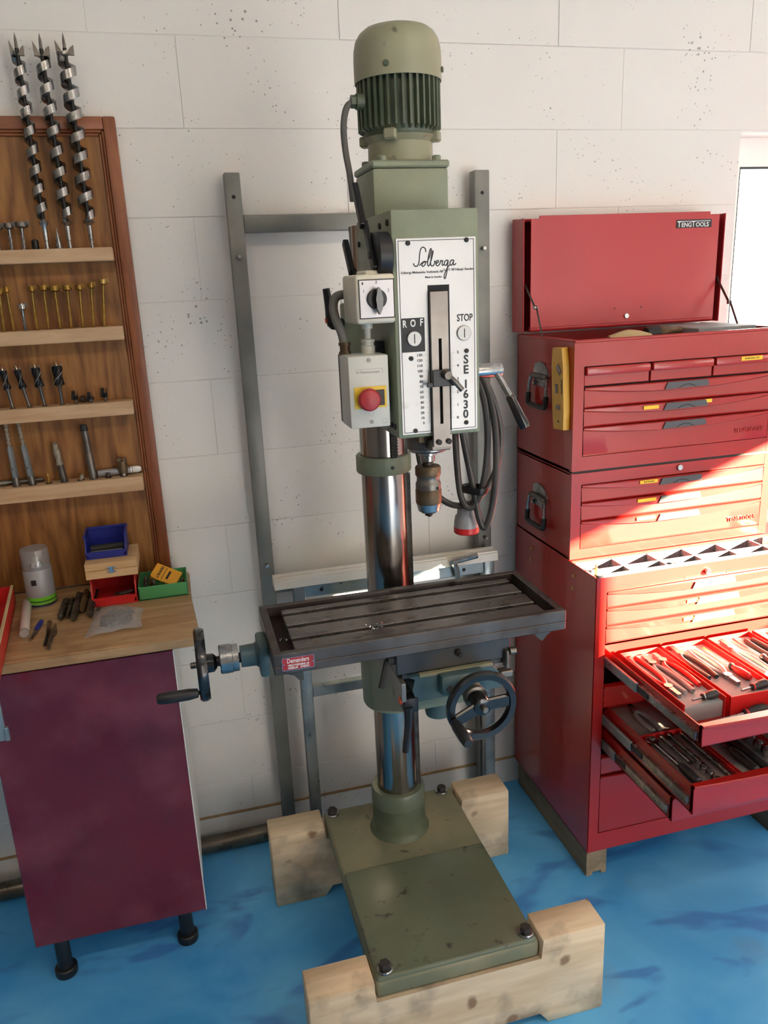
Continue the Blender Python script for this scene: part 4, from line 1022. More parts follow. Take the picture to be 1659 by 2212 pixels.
def adapter(label, x, z, h, lean):
    t = thing('long_masonry_bit', label, 'drill bit', (x, -.045, z), 'masonry bits in blue-grey holders on the bottom shelf')
    obj('sleeve', B().lathe([(.0085, z - .012), (.0085, z + .022), (.0078, z + .024)], (x, -.045, 0), n=16), 'steel_dull', t)
    obj('holder', B().lathe([(.0080, z + .022), (.0078, z + h * .58), (.0055, z + h * .62)], (x, -.045, 0), n=6), 'galvanised', t)
    obj('spiral', B().twist((x, -.045, z + h * .6), h * .38, .0055, .022, 40, core=.55, k=10), 'masonry', t)
    obj('tip', B().box(x - .0065, x + .0065, -.047, -.043, z + h * .955, z + h, .001), 'rust_bit', t)
    t.rotation_euler = (0, lean, 0); hole(x, z, .0105)
adapter('long masonry bit with pale tip in a bright hexagonal holder, outermost on the bottom shelf', -.417, 1.192, .166, -.01)
adapter('long masonry bit with dark tip in a hexagonal holder beside the tiny brass pilot bit', -.380, 1.192, .168, -.06)
def simple_bit(name, label, x, z, parts, lean=0, holer=.009):
    t = thing(name, label, 'drill bit', (x, -.045, z))
    for (nm, b_, m_) in parts: obj(nm, b_, m_, t)
    t.rotation_euler = (0, lean, 0)
    if holer: hole(x, z, holer)
z = 1.192
simple_bit('pilot_bit', 'tiny brass coloured pilot bit standing in a wide hole of the bottom shelf', -.341, z, [('shank', B().lathe([(.0028, z - .01), (.0028, z + .018), (.0036, z + .019), (.001, z + .026)], (-.341, -.045, 0), n=10), 'brass_bit')], 0, .0095)
simple_bit('twist_drill', 'thick worn twist drill leaning on the bottom shelf', -.304, z, [('shank', B().lathe([(.0085, z - .012), (.0085, z + .045)], (-.304, -.045, 0), n=16), 'old_bit'), ('spiral', B().twist((-.304, -.045, z + .04), .066, .0088, .07, 26, core=.6), 'masonry')], -.09, .0105)
simple_bit('broken_bit', 'short broken bit poking askew from a hole of the bottom shelf', -.264, z, [('shank', B().twist((-.264, -.045, z - .006), .024, .0055, .03, 12, core=.5), 'masonry')], .35, .0095)
simple_bit('core_drill', 'tall grey hollow core tube standing on the bottom shelf', -.233, z, [('body', B().lathe([(.0095, z - .012), (.0098, z + .06), (.0088, z + .062), (.0088, z + .128)], (-.233, -.045, 0), n=20), 'steel_dull'), ('rim', B().lathe([(.0092, z + .126), (.0092, z + .134), (.008, z + .141), (.0045, z + .142), (.0045, z + .130)], (-.233, -.045, 0), n=20, cap=False), 'grime')], -.04, .0105)
simple_bit('router_cutter', 'short dark cutter poking from a hole under the lying deburring tool', -.196, z, [('cutter', B().twist((-.196, -.045, z - .006), .018, .0075, .05, 10, core=.4, point=False), 'old_bit')], 0, .0095)
simple_bit('slot_cutter', 'stubby slotted steel cutter head standing at the frame end of the bottom shelf', -.158, z, [('shank', B().lathe([(.0075, z - .01), (.0075, z + .010)], (-.158, -.045, 0), n=16), 'steel'), ('head', B().lathe([(.011, z + .008), (.0115, z + .012), (.0115, z + .040)], (-.158, -.045, 0), n=22).prism([(-.170, z + .040), (-.160, z + .040), (-.160, z + .048), (-.168, z + .048)], 'xz', -.052, -.038).prism([(-.156, z + .040), (-.146, z + .040), (-.148, z + .048), (-.156, z + .048)], 'xz', -.052, -.038), 'chuck_rust')], 0, .0105)
t = thing('deburring_tool', 'grey deburring tool with hooked wire blade lying on the bottom shelf', 'tool', (-.17, -.03, 1.192), None)
obj('barrel', B().lathe([(.0085, 0), (.009, .002), (.009, .088), (.0075, .092)], (-.222, -.030, 1.2018), (1, 0, .02), 20), 'can_grey', t)
obj('collar', B().lathe([(.0092, 0), (.0092, .003), (.0082, .004), (.0092, .006), (.0092, .009), (.0082, .010), (.0092, .012), (.0088, .018), (.005, .026)], (-.140, -.030, 1.2035), (1, 0, .02), 20), 'ink_white', t)
obj('hook_blade', B().tube([(-.116, -.030, 1.204), (-.108, -.032, 1.204), (-.103, -.036, 1.200), (-.097, -.038, 1.199)], .0012, 6), 'steel', t)
tag(obj('lying_drill', B().lathe([(.007, 0), (.0075, .03), (.0055, .034), (.0055, .12)], (-.475, -.027, 1.1998), (1, 0, .0), 14), 'steel_dull', loc=(-.42, -.027, 1.192)), 'grey steel drill shank lying behind the masonry bits on the bottom shelf', 'drill bit')

# ================================================================== things on the worktop
WZ = .8955
can = thing('spray_can', 'grey aerosol can with green band and clear dusty cap on the worktop', 'spray can', (-.392, -.112, WZ))
c0 = (-.392, -.112, 0)
obj('body', B().lathe([(.033, WZ), (.0345, WZ + .003), (.0345, WZ + .096), (.032, WZ + .100)], c0, n=36), 'can_grey', can)
obj('green_band', B().lathe([(.0347, WZ + .010), (.0347, WZ + .028)], c0, n=36, cap=False), 'can_green', can)
obj('black_line', B().lathe([(.0349, WZ + .016), (.0349, WZ + .0185)], c0, n=36, cap=False), 'ink', can)
obj('black_line', B().lathe([(.0348, WZ + .0035), (.0348, WZ + .0085)], c0, n=36, cap=False), 'ink', can)
obj('clear_cap', B().lathe([(.0335, WZ + .098), (.0335, WZ + .145), (.0315, WZ + .150), (.020, WZ + .151), (.0001, WZ + .151)], c0, n=36, cap=False), 'clear_plastic', can)
obj('nozzle', B().lathe([(.012, WZ + .100), (.010, WZ + .112), (.006, WZ + .113), (.006, WZ + .125)], c0, n=16), 'ink_white', can)
obj('can_mark', B().box(-.4045, -.3925, -.1475, -.1455, WZ + .062, WZ + .076, M=None), 'ink', can)
t = thing('plastic_tube', 'pale clear plastic tube with cap lying on the worktop beside the red tray', 'tube', (-.415, -.22, WZ))
obj('tube_wall', B().lathe([(.0098, 0), (.0105, .003), (.0105, .205), (.009, .208)], (-.402, -.325, WZ + .0107), (-.12, 1, 0), 24), 'tube_white', t)
obj('end_cap', B().lathe([(.0001, -.001), (.0108, 0), (.0110, .012)], (-.4018, -.3265, WZ + .0107), (-.12, 1, 0), 24, cap=False), 'clear_plastic', t)
t = thing('deburr_pen', 'slim pen tool with dark blue grip lying by the clear tube', 'hand tool', (-.38, -.30, WZ))
obj('shaft', B().cyl((-.387, -.352, WZ + .0042), (-.381, -.300, WZ + .0042), .0030, .0040, 12), 'steel', t)
obj('grip', B().lathe([(.0042, 0), (.0055, .006), (.0045, .014), (.0058, .022), (.0055, .050), (.003, .056)], (-.381, -.300, WZ + .0060), (.1, 1, 0), 14), 'blue_plastic', t)
t = thing('wood_bit', 'thin dark spiral bit lying loose on the worktop', 'drill bit', (-.351, -.33, WZ))
obj('spiral', B().twist((-.349, -.392, WZ + .0042), .085, .004, .02, 26, (-.04, 1, 0), k=10), 'bit_black', t)
obj('shank', B().cyl((-.353, -.310, WZ + .004), (-.356, -.262, WZ + .006), .0045, .0055, 10), 'rust_bit', t)
t = thing('spade_bit', 'bronze coloured bit with flat flared blade lying on the worktop', 'drill bit', (-.340, -.34, WZ))
obj('shank', B().cyl((-.339, -.414, WZ + .0040), (-.340, -.345, WZ + .0040), .0036, n=12), 'steel_dull', t)
obj('blade', B().prism([(-.344, -.348), (-.336, -.348), (-.332, -.325), (-.335, -.300), (-.341, -.270), (-.346, -.300), (-.347, -.328)], 'xy', WZ + .0015, WZ + .0055), 'rust_bit', t)
gD = 'worn twist drills lying on the worktop'
for (x, yn, yf_, R, lb_, mm) in ((-.332, -.262, -.135, .0088, 'worn twist drill with bright chipped tip lying beside the spray can', 'old_bit'), (-.317, -.245, -.12, .0065, 'thinnest of the worn twist drills lying in a row', 'old_bit'), (-.301, -.272, -.098, .0098, 'worn twist drill with grey shank end lying between thin and rusty neighbours', 'old_bit'),
                                 (-.285, -.225, -.09, .0098, 'short rusty-shanked twist drill lying in the row on the worktop', 'rust_bit'), (-.2655, -.262, -.085, .0100, 'twist drill with bright ring on its shank lying next to the red bin', 'old_bit'), (-.246, -.250, -.205, .0075, 'grey drill end showing between the plastic bag and the red bin', 'steel_dull')):
    t = thing('worn_twist_drill', lb_, 'drill bit', (x, (yn + yf_) / 2, WZ), gD)
    L_ = yf_ - yn
    tip_near = x == -.332
    if tip_near:
        obj('spiral', B().twist((x, yf_, WZ + R + .001), L_, R, .05, 26, (0, -1, 0), core=.55), mm, t)
    else:
        obj('shank', B().lathe([(R * .55, 0), (R * .75, .004), (R * .95, L_ * .35), (R * .95, L_ * .5)], (x, yn, WZ + R + .001), (0, 1, 0), 16), mm, t)
        if L_ > .06: obj('spiral', B().twist((x, yn + L_ * .48, WZ + R + .001), L_ * .52, R, .05, 22, (0, 1, 0), core=.55), mm, t)
# clear bag with black parts
t = thing('plastic_bag', 'clear crumpled plastic bag of small black parts lying on the worktop', 'bag', (-.205, -.29, WZ))
R_ = random.Random(5)
Cn = [Vector((-.268, -.382, 0)), Vector((-.140, -.360, 0)), Vector((-.137, -.245, 0)), Vector((-.262, -.205, 0))]
n_ = 14; rowsT = []; rowsB = []
for i in range(n_ + 1):
    u = i / n_; ra = []; rb_ = []
    for j in range(n_ + 1):
        v = j / n_
        p = (Cn[0] * (1 - v) + Cn[1] * v) * (1 - u) + (Cn[3] * (1 - v) + Cn[2] * v) * u
        e = (math.sin(PI * u) * math.sin(PI * v)) ** .5
        pin = 1 - .10 * (math.sin(PI * u) * (1 - math.sin(PI * v)) + math.sin(PI * v) * (1 - math.sin(PI * u)))
        c = Vector((-.202, -.298, 0)); p = c + (p - c) * pin
        zt = WZ + .0015 + .024 * e + (R_.uniform(-.004, .004) if 0 < i < n_ and 0 < j < n_ else (.010 if (i, j) == (n_, 0) else .003 * math.sin(5 * u + 7 * v) ** 2))
        ra.append((p.x, p.y, max(zt, WZ + .001)))
        rb_.append((p.x, p.y, WZ + .0004))
    rowsT.append(ra); rowsB.append(rb_)
obj('film', B().grid(rowsT), 'bag_plastic', t, sharp=1.4)
bb = B()
for k in range(48):
    x, y = R_.uniform(-.235, -.170), R_.uniform(-.335, -.262)
    a = R_.uniform(0, 3)
    bb.box(-.009, .009, -.006, .006, -.004, .004, .001, 1, Matrix.Translation((x, y, WZ + .006 + R_.uniform(0, .007))) @ Matrix.Rotation(a, 4, 'Z') @ Matrix.Rotation(R_.uniform(-.4, .4), 4, 'X'))
obj('black_parts', bb, 'bit_black', t)['kind'] = 'stuff'
# stacking bins
def bin_(name, label, x0, x1, y0, y1, z0, z1, m_, fronth, th=.003):
    t = thing(name, label, 'bin', ((x0 + x1) / 2, (y0 + y1) / 2, z0))
    b_ = B().box(x0, x1, y0, y1, z0, z0 + th).box(x0, x1, y1 - th, y1, z0, z1)
    for (a, c) in ((x0, x0 + th), (x1 - th, x1)):
        b_.prism([(y0 + .006, z0), (y1, z0), (y1, z1), (y0 + .030, z1), (y0 + .018, z1 - .012), (y0 + .002, z0 + fronth), (y0, z0 + fronth)], 'yz', a, c)
    obj('shell', b_, m_, t)
    obj('front_lip', B().prism([(x0 + .010, z0 + .002), (x1 - .010, z0 + .002), (x1, z0 + fronth), (x0, z0 + fronth)], 'xz', y0 - .001, y0 + .004), m_, t)
    obj('rim', B().box(x0 - .002, x1 + .002, y1 - .006, y1 + .001, z1 - .006, z1 + .001, .001).box(x0 - .0025, x0 + .003, y0 + .02, y1, z1 - .006, z1 + .001, .001).box(x1 - .003, x1 + .0025, y0 + .02, y1, z1 - .006, z1 + .001, .001), m_, t)
bin_('red_bin', 'red plastic stacking bin under the small wooden box', -.264, -.156, -.190, -.060, WZ, .972, 'red_plastic', .022)
for k, (x, y, L_) in enumerate(((-.225, -.15, .05), (-.215, -.135, .06), (-.20, -.15, .055))):
    tag(obj('small_bit', B().cyl((x, y, WZ + .007 + .003 * k), (x + L_, y + .01 * k - .005, WZ + .010 + .003 * k), .0032, n=10), 'old_bit', loc=(x, y, WZ + .003)), ('thin dark rod lying in the red bin, lowest of three', 'thin dark rod lying in the red bin, middle of three', 'thin dark rod lying in the red bin, topmost of three')[k], 'drill bit')
wbx = thing('wooden_box', 'small flat wooden box with metal clasp stacked on the red bin', 'box', (-.206, -.135, .9735))
obj('lower_half', B().box(-.268, -.145, -.203, -.070, .9735, .994, .001), 'box_wood', wbx)
obj('lid', B().box(-.268, -.145, -.203, -.070, .9948, 1.0130, .001), 'box_wood', wbx)
obj('clasp', B().box(-.217, -.195, -.2055, -.203, .988, .991, .0005).box(-.217, -.195, -.2055, -.203, .9985, 1.0015, .0005).box(-.211, -.201, -.2070, -.203, .986, 1.003, .001), 'steel_bright', wbx)
bin_('blue_bin', 'blue plastic stacking bin on top of the small wooden box', -.266, -.168, -.165, -.060, 1.0135, 1.068, 'blue_plastic', .018)
tag(obj('brush_roll', B().cyl((-.256, -.12, 1.0268), (-.178, -.118, 1.0268), .0095, n=16), 'grime', loc=(-.217, -.12, 1.0165)), 'dark bristly roll lying in the blue bin', 'brush')
tag(obj('grey_stick', B().box(-.257, -.180, -.148, -.138, 1.0168, 1.0268, .001), 'insert_grey', loc=(-.218, -.143, 1.0165)), 'pale grey stick lying at the front of the blue bin', 'stick')
# green tray
gt = thing('green_tray', 'green plastic tray of loose bits at the corner of the worktop', 'tray', (-.09, -.13, WZ))
x0, x1, y0, y1 = -.152, -.030, -.188, -.070
obj('shell', B().box(x0, x1, y0, y1, WZ, WZ + .003).box(x0, x1, y0, y0 + .003, WZ, WZ + .036, .001).box(x0, x1, y1 - .003, y1, WZ, WZ + .036, .001).box(x0, x0 + .003, y0, y1, WZ, WZ + .036, .001).box(x1 - .003, x1, y0, y1, WZ, WZ + .036, .001), 'green_plastic', gt)
cb = thing('yellow_packet', 'yellow cardboard packet with black print leaning in the green tray', 'packet', (-.085, -.12, WZ + .02))
Mx = Matrix.Translation((-.082, -.128, WZ + .040)) @ Matrix.Rotation(math.radians(42), 4, 'X') @ Matrix.Rotation(math.radians(-32), 4, 'Z')
obj('card', B().box(-.036, .036, -.022, .022, -.0035, .0035, .001, 1, Mx), 'card_yellow', cb)
Lm = Mx @ Matrix.Translation((-.017, .0, .0038)) @ Matrix.Rotation(-PI / 2, 4, 'Z')
letters('packet_lettering', [('DEWALT', (0, 0, 0), .0105, 'CENTER', .85)], 'ink', cb, rot=Lm, bold=.0002)
obj('printed_line', B().box(-.006, -.0045, -.018, .018, .0034, .0038, 0, 1, Mx).box(.004, .010, -.012, .012, .0034, .0038, 0, 1, Mx), 'ink', cb)
for k, (x, y, r_, L_, mm, lb_) in enumerate(((-.138, -.15, .006, .05, 'old_bit', 'dark bit standing askew at the closed end of the green tray'), (-.126, -.135, .005, .045, 'rust_bit', 'rusty bit leaning beside the yellow packet in the green tray'), (-.117, -.155, .005, .04, 'old_bit', 'short dark bit in front of the rusty one in the green tray'), (-.045, -.14, .006, .03, 'rust_bit', 'stubby rusty bit in the green tray beside the packet edge'))):
    tag(obj('loose_bit', B().twist((x, y, WZ + .0035), L_, r_, .03, 14, (.12, .05, 1), core=.5), mm, loc=(x, y, WZ + .0035)), lb_, 'drill bit', 'loose bits in the green tray')
# red tray running out over the front edge
rt_ = thing('red_tray', 'long red metal tray of tools overhanging the front of the worktop', 'tray', (-.50, -.30, WZ))
Mx = Matrix.Translation((-.440, -.30, WZ)) @ Matrix.Rotation(math.radians(5.6), 4, 'Z')
obj('shell', B().box(-.20, 0, -.27, .225, 0, .003, M=Mx).box(-.003, 0, -.27, .225, 0, .045, M=Mx).box(-.20, 0, .222, .225, 0, .045, M=Mx).box(-.20, 0, -.27, -.267, 0, .045, M=Mx).box(-.20, -.197, -.27, .225, 0, .045, M=Mx), 'red_plastic', rt_)
obj('rolled_edge', B().box(-.006, .001, -.27, .225, .044, .048, .001, 1, Mx), 'tape_paper', rt_)
obj('hanging_bracket', B().box(-.016, -.002, -.276, -.270, -.115, .01, .001, 1, Mx).box(-.004, .004, -.280, -.270, -.115, -.085, .001, 1, Mx), 'galvanised', rt_)
for k in range(4):
    x = -.025 - .022 * k; y = .06 + .03 * k
    tag(obj('tray_tool', B().lathe([(.010, 0), (.011, .01), (.010, .08), (.004, .085), (.004, .16)], Mx @ Vector((x, y - .16, .014 + .001 * k)), Mx.to_3x3() @ Vector((.06 * k - .05, 1, .10)), 14), ('steel_dull', 'masonry', 'steel', 'tool_grip')[k], loc=Mx @ Vector((x, y - .08, .004))), ('grey steel tool lying along the red tray wall', 'pale tool lying second from the red tray wall', 'bright steel tool lying deeper in the red tray', 'dark-handled tool lying deepest in the red tray')[k], 'tool', 'tools in the red tray')

# ================================================================== red tool chests
def drawer_front(b_, x0, x1, z0, z1, yf, lipmax=.016, pro=.010, n=28):
    """pressed front: bowed overhanging lip on top, recessed face below"""
    rows_ = []
    for i in range(n + 1):
        u = i / n; x = x0 + (x1 - x0) * u
        bow = (1 - (2 * u - 1) ** 2)
        h = .0035 + lipmax * bow
        p_ = .003 + pro * bow
        rows_.append([(x, yf + .012, z1), (x, yf - p_ + .002, z1), (x, yf - p_, z1 - .002), (x, yf - p_, z1 - h), (x, yf + .001, z1 - h - .004), (x, yf - .001, z0 + .004), (x, yf + .001, z0), (x, yf + .012, z0)])
    b_.grid(rows_)
    return b_
def drawer(parent, x0, x1, z0, z1, yf, handle=True, tape=None, m_='red', hx=None, lipmax=None):
    lm = lipmax if lipmax is not None else min(.017, (z1 - z0) * .40)
    d = obj('drawer', drawer_front(B(), x0, x1, z0, z1, yf, lm), m_, parent, sharp=.5)
    xm = hx if hx is not None else 1.270
    if handle:
        w = .062
        obj('pull', B().prism([(xm - w - .004, z1 - .0185), (xm - w + .004, z1 - .001), (xm + w - .004, z1 - .001), (xm + w + .002, z1 - .0165)], 'xz', yf - .0165, yf - .010), 'handle_grey', d)
        obj('pull_arch', B().tube([(xm - .026 + .052 * k / 10, yf - .0168, z1 - .0175 + .009 * math.sin(PI * k / 10)) for k in range(11)], .0008, 5, smooth=False), 'black_flat', d)
    for (a, c, zz) in (tape or []):
        obj('label_tape', B().box(a, c, yf - .0145, yf - .0125, zz - .0045, zz + .0045), 'label_yellow', d)
    return d
CX0, CX1, CY0, CY1 = .955, 1.565, -.367, -.030
def side_handle(parent, zc):
    pl = obj('handle_plate', B().prism([(-.210, zc + .052), (-.180, zc + .058), (-.150, zc + .050), (-.142, zc + .030), (-.150, zc + .012), (-.155, zc - .008), (-.215, zc - .008), (-.222, zc + .012), (-.235, zc + .022), (-.226, zc + .036)], 'yz', CX0 - .0035, CX0), 'steel', parent)
    obj('pivot_barrel', B().cyl((CX0 - .008, -.140, zc + .018), (CX0 - .008, -.236, zc + .018), .0065, n=14), 'steel_dull', parent)
    for yy in (-.155, -.215): obj('handle_bolt', B().cyl((CX0 - .003, yy, zc - .002), (CX0 - .010, yy, zc - .002), .0055, n=10), 'steel', parent)
    bl = obj('bail', B().tube([(CX0 - .010, -.140, zc + .016), (CX0 - .012, -.134, zc - .005), (CX0 - .014, -.133, zc - .040)], .0045, 10, smooth=False), 'steel', parent)
    obj('bail', B().tube([(CX0 - .010, -.236, zc + .016), (CX0 - .012, -.238, zc - .005), (CX0 - .014, -.240, zc - .040)], .0045, 10, smooth=False), 'steel', parent)
    obj('grip_sleeve', B().tube([(CX0 - .013, -.133, zc - .030), (CX0 - .015, -.134, zc - .052), (CX0 - .0155, -.142, zc - .060), (CX0 - .016, -.186, zc - .061), (CX0 - .0155, -.231, zc - .060), (CX0 - .015, -.240, zc - .052), (CX0 - .013, -.240, zc - .030)], .0072, 10, sub=3), 'black', bl)
# --- top chest with open lid
tc_ = thing('top_tool_chest', 'red open-lidded metal tool chest with three small drawers, on top of the stack', 'tool chest', (1.26, -.2, 1.157))
Z0, Z1 = 1.157, 1.487
th = .004
obj('body', B().box(CX0, CX0 + th, CY0, CY1, Z0, Z1).box(CX1 - th, CX1, CY0, CY1, Z0, Z1).box(CX0, CX1, CY1 - th, CY1, Z0, Z1).box(CX0, CX1, CY0 + .012, CY1, Z0, Z0 + th)
    .box(CX0 + th, CX0 + .028, CY0, CY0 + .014, Z0, Z1 - .002).box(CX1 - .025, CX1 - th, CY0, CY0 + .014, Z0, Z1 - .002).box(CX0 + .028, CX1 - .025, CY0 + .0004, CY0 + .010, 1.4235, Z1).box(CX0 + .028, CX1 - .025, CY0 + .0004, CY0 + .012, Z0, 1.194), 'red', tc_)
obj('rim', B().box(CX0 - .001, CX0 + .016, CY0 + .004, CY1, Z1 - .004, Z1 + .0015, .001).box(CX1 - .016, CX1 + .001, CY0 + .004, CY1, Z1 - .004, Z1 + .0015, .001).box(CX0, CX1, CY0 - .0015, CY0 + .014, Z1 - .006, Z1 + .0015, .002), 'red', tc_)
obj('inner_floor', B().box(CX0 + th, CX1 - th, CY0 + .012, CY1 - th, 1.436, 1.440), 'red_inner', tc_)
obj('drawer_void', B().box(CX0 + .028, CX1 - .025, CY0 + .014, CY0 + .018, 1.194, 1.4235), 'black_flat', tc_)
for (a, c) in ((.985, 1.167), (1.172, 1.352), (1.357, 1.5385)):
    d = obj('small_drawer', B().box(a, c, CY0 + .002, CY0 + .014, 1.3745, 1.402, .001), 'red', tc_)
    obj('drawer_lip', B().box(a, c - .002, CY0 - .010, CY0 + .006, 1.4005, 1.4215, .004, 2), 'red', d)
obj('label_tape', B().box(1.430, 1.494, CY0 - .0112, CY0 - .0098, 1.409, 1.4195), 'label_yellow', tc_)
letters('tape_lettering', [('BORR/GÄNGTAPP', (1.462, CY0 - .0114, 1.4142), .0055, 'CENTER', 1.0)], 'ink', tc_)
drawer(tc_, .985, 1.5385, 1.3195, 1.3705, CY0, True)
drawer(tc_, .985, 1.5385, 1.2705, 1.3175, CY0, True, ((1.146, 1.190, 1.309), (1.326, 1.347, 1.313)))
d3 = drawer(tc_, .985, 1.5385, 1.1955, 1.2685, CY0, True)
letters('embossed_brand', [('TENGTOOLS', (1.478, CY0 - .0012, 1.222), .0165, 'CENTER', .95)], 'red', d3, depth=.0012, bold=.0003)
side_handle(tc_, 1.366)
LZ0, LZ1 = 1.493, 1.796
ld = obj('lid', B().box(.945, 1.575, -.018, -.014, LZ0, LZ1, .001).box(.945, .949, -.086, -.015, LZ0, LZ1 - .002, .0015).box(1.571, 1.575, -.086, -.015, LZ0, LZ1 - .002, .0015).box(.945, 1.575, -.030, -.015, LZ1 - .004, LZ1, .001), 'red_lid', tc_)
obj('lid_lining', B().box(.950, 1.570, -.022, -.0185, LZ0 + .004, LZ1 - .004), 'red_inner', tc_)
fl = B().box(.967, 1.553, -.0865, -.0835, 1.505, 1.792, .001).box(.992, 1.522, -.0865, -.0835, 1.790, 1.7995, .001)
fl.tube([(.968, -.0790, 1.502), (1.552, -.0790, 1.502)], .0072, 12, smooth=False)
fl.box(.967, 1.553, -.0805, -.030, 1.4945, 1.497).box(.967, 1.553, -.0835, -.022, 1.786, 1.7895)
fl_ = obj('front_flap', fl, 'red_lid', tc_)
obj('flap_lock', B().cyl((1.265, -.0865, 1.524), (1.265, -.091, 1.524), .0075, n=20, bev=.001), 'steel_bright', fl_)
for xx in (1.227, 1.312): obj('bolt_hole', B().cyl((xx, -.0864, 1.5465), (xx, -.0869, 1.5465), .0022, n=10), 'black_flat', fl_)
obj('brand_badge', B().box(1.412, 1.526, -.0878, -.0865, 1.757, 1.779), 'ink', fl_)
letters('badge_lettering', [('T', (1.4205, -.0881, 1.7660), .0225, 'CENTER', .9), ('ENG', (1.4445, -.0881, 1.7645), .0165, 'CENTER', 1.0), ('T', (1.4665, -.0881, 1.7660), .0225, 'CENTER', .9), ('OOLS', (1.4955, -.0881, 1.7645), .0165, 'CENTER', 1.0)], 'ink_white', fl_, bold=.0002)
obj('badge_bar', B().box(1.4145, 1.4605, -.0881, -.0878, 1.7735, 1.7752).box(1.4620, 1.5215, -.0881, -.0878, 1.7735, 1.7752), 'ink_white', fl_)
for (xx, P) in ((.953, ((-.080, 1.623), (-.146, 1.563), (-.186, 1.488))), (1.5585, ((-.082, 1.620), (-.146, 1.548), (-.186, 1.488)))):
    s_ = obj('lid_stay', B().tube([(xx, P[0][0], P[0][1]), (xx, P[1][0], P[1][1])], lambda t: (.0012, .0045), 8, smooth=False, flat=(1, 0, 0)).tube([(xx + .003, P[1][0], P[1][1] + .004), (xx + .003, P[2][0], P[2][1])], lambda t: (.0012, .0045), 8, smooth=False, flat=(1, 0, 0)), 'steel_dull', tc_)
    obj('stay_rivet', B().cyl((xx - .004, P[1][0], P[1][1]), (xx + .006, P[1][0], P[1][1]), .005, n=12), 'steel', s_)
# things lying in the top chest
tag(obj('work_glove', B().tube([(1.12, -.25, 1.468), (1.16, -.26, 1.478), (1.20, -.25, 1.476), (1.235, -.24, 1.470)], lambda t: (.020 - .006 * abs(t - .4), .026), 12, flat=(0, 0, 1)), 'tape_paper', loc=(1.18, -.25, 1.44)), 'crumpled tan work glove lying in the open top chest', 'glove')
t = thing('grease_gun', 'dark gun-like tool with rusty red barrel lying in the open top chest', 'tool', (1.30, -.24, 1.44))
obj('barrel', B().lathe([(.012, 0), (.016, .008), (.016, .07), (.010, .08), (.010, .112)], (1.238, -.235, 1.482), (1, .1, .03), 18), 'rust_bit', t)
obj('muzzle', B().lathe([(.0165, -.01), (.019, 0), (.019, .03), (.0165, .032)], (1.245, -.234, 1.482), (1, .1, .03), 18), 'black', t)
tag(obj('catalogue', B().box(1.36, 1.54, -.29, -.10, 1.4405, 1.492, .002), 'insert_grey', loc=(1.45, -.2, 1.44)), 'grey flat case lying flush with the rim of the open top chest', 'case')
# --- middle chest
mc = thing('middle_tool_chest', 'red three-drawer metal tool chest between the open chest and the wide cabinet', 'tool chest', (1.26, -.2, .918))
Z0, Z1 = .918, 1.1525
obj('body', B().box(CX0, CX0 + th, CY0, CY1, Z0, Z1).box(CX1 - th, CX1, CY0, CY1, Z0, Z1).box(CX0, CX1, CY1 - th, CY1, Z0, Z1).box(CX0, CX1, CY0 + .012, CY1, Z0, Z0 + th).box(CX0, CX1, CY0 + .010, CY1, Z1 - .006, Z1 - .002)
    .box(CX0 + th, CX0 + .028, CY0, CY0 + .014, Z0, Z1 - .002).box(CX1 - .025, CX1 - th, CY0, CY0 + .014, Z0, Z1 - .002).box(CX0 + .028, CX1 - .025, CY0 + .0004, CY0 + .012, 1.1205, Z1 - .002).box(CX0 + .028, CX1 - .025, CY0 + .0004, CY0 + .012, Z0, .944), 'red', mc)
obj('foam_strip', B().box(CX0 + .004, CX1 - .004, CY0 + .004, CY0 + .05, Z1 - .002, Z1 + .0045), 'grime', mc)
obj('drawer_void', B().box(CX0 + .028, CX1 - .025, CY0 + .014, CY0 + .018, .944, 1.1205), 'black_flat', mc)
obj('chest_lock', B().cyl((1.272, CY0, 1.138), (1.272, CY0 - .005, 1.138), .0080, n=20, bev=.001), 'steel_bright', mc)
drawer(mc, .985, 1.5385, 1.0715, 1.1185, CY0, True, ((1.146, 1.199, 1.1125),))
letters('tape_lettering', [('PLATSAXAR', (1.1725, CY0 - .0150, 1.1125), .0058, 'CENTER', 1.0)], 'ink', mc)
drawer(mc, .985, 1.5385, 1.0215, 1.0695, CY0, True, ((1.142, 1.197, 1.0625),))
d3 = drawer(mc, .985, 1.5385, .9455, 1.0195, CY0, True, ((1.142, 1.197, 1.0125),))
letters('embossed_brand', [('TENGTOOLS', (1.478, CY0 - .0012, .972), .0165, 'CENTER', .95)], 'red', d3, depth=.0012, bold=.0003)
side_handle(mc, 1.028)
# --- roller cabinet
rc = thing('roller_cabinet', 'wide red tool cabinet with three pulled-out drawers, standing on wooden runners', 'tool cabinet', (1.30, -.26, .098))
RX0, RX1, RY0, RY1, RZ0, RZ1 = .955, 1.645, -.505, -.022, .098, .915
obj('body', B().box(RX0, RX0 + th, RY0, RY1, RZ0, RZ1, .001).box(RX1 - th, RX1, RY0, RY1, RZ0, RZ1, .001).box(RX0, RX1, RY1 - th, RY1, RZ0, RZ1).box(RX0, RX1, RY0 + .01, RY1, RZ0, RZ0 + th)
    .box(RX0 + .001, RX0 + .032, RY0, RY0 + .018, RZ0, RZ1 - .001).box(RX1 - .032, RX1 - .001, RY0, RY0 + .018, RZ0, RZ1 - .001).box(RX0 + .032, RX1 - .032, RY0 + .0004, RY0 + .006, .874, .9140).box(RX0 + .032, RX1 - .032, RY0 + .0004, RY0 + .02, RZ0, .155)
    .box(RX0 + th, RX1 - th, -.372, RY1 - th, .9095, .9155).box(RX0 + th, RX1 - th, RY0 + .018, RY1 - th, .868, .872).box(RX0 + th, RX1 - th, -.374, -.3722, .872, .9155), 'red', rc)
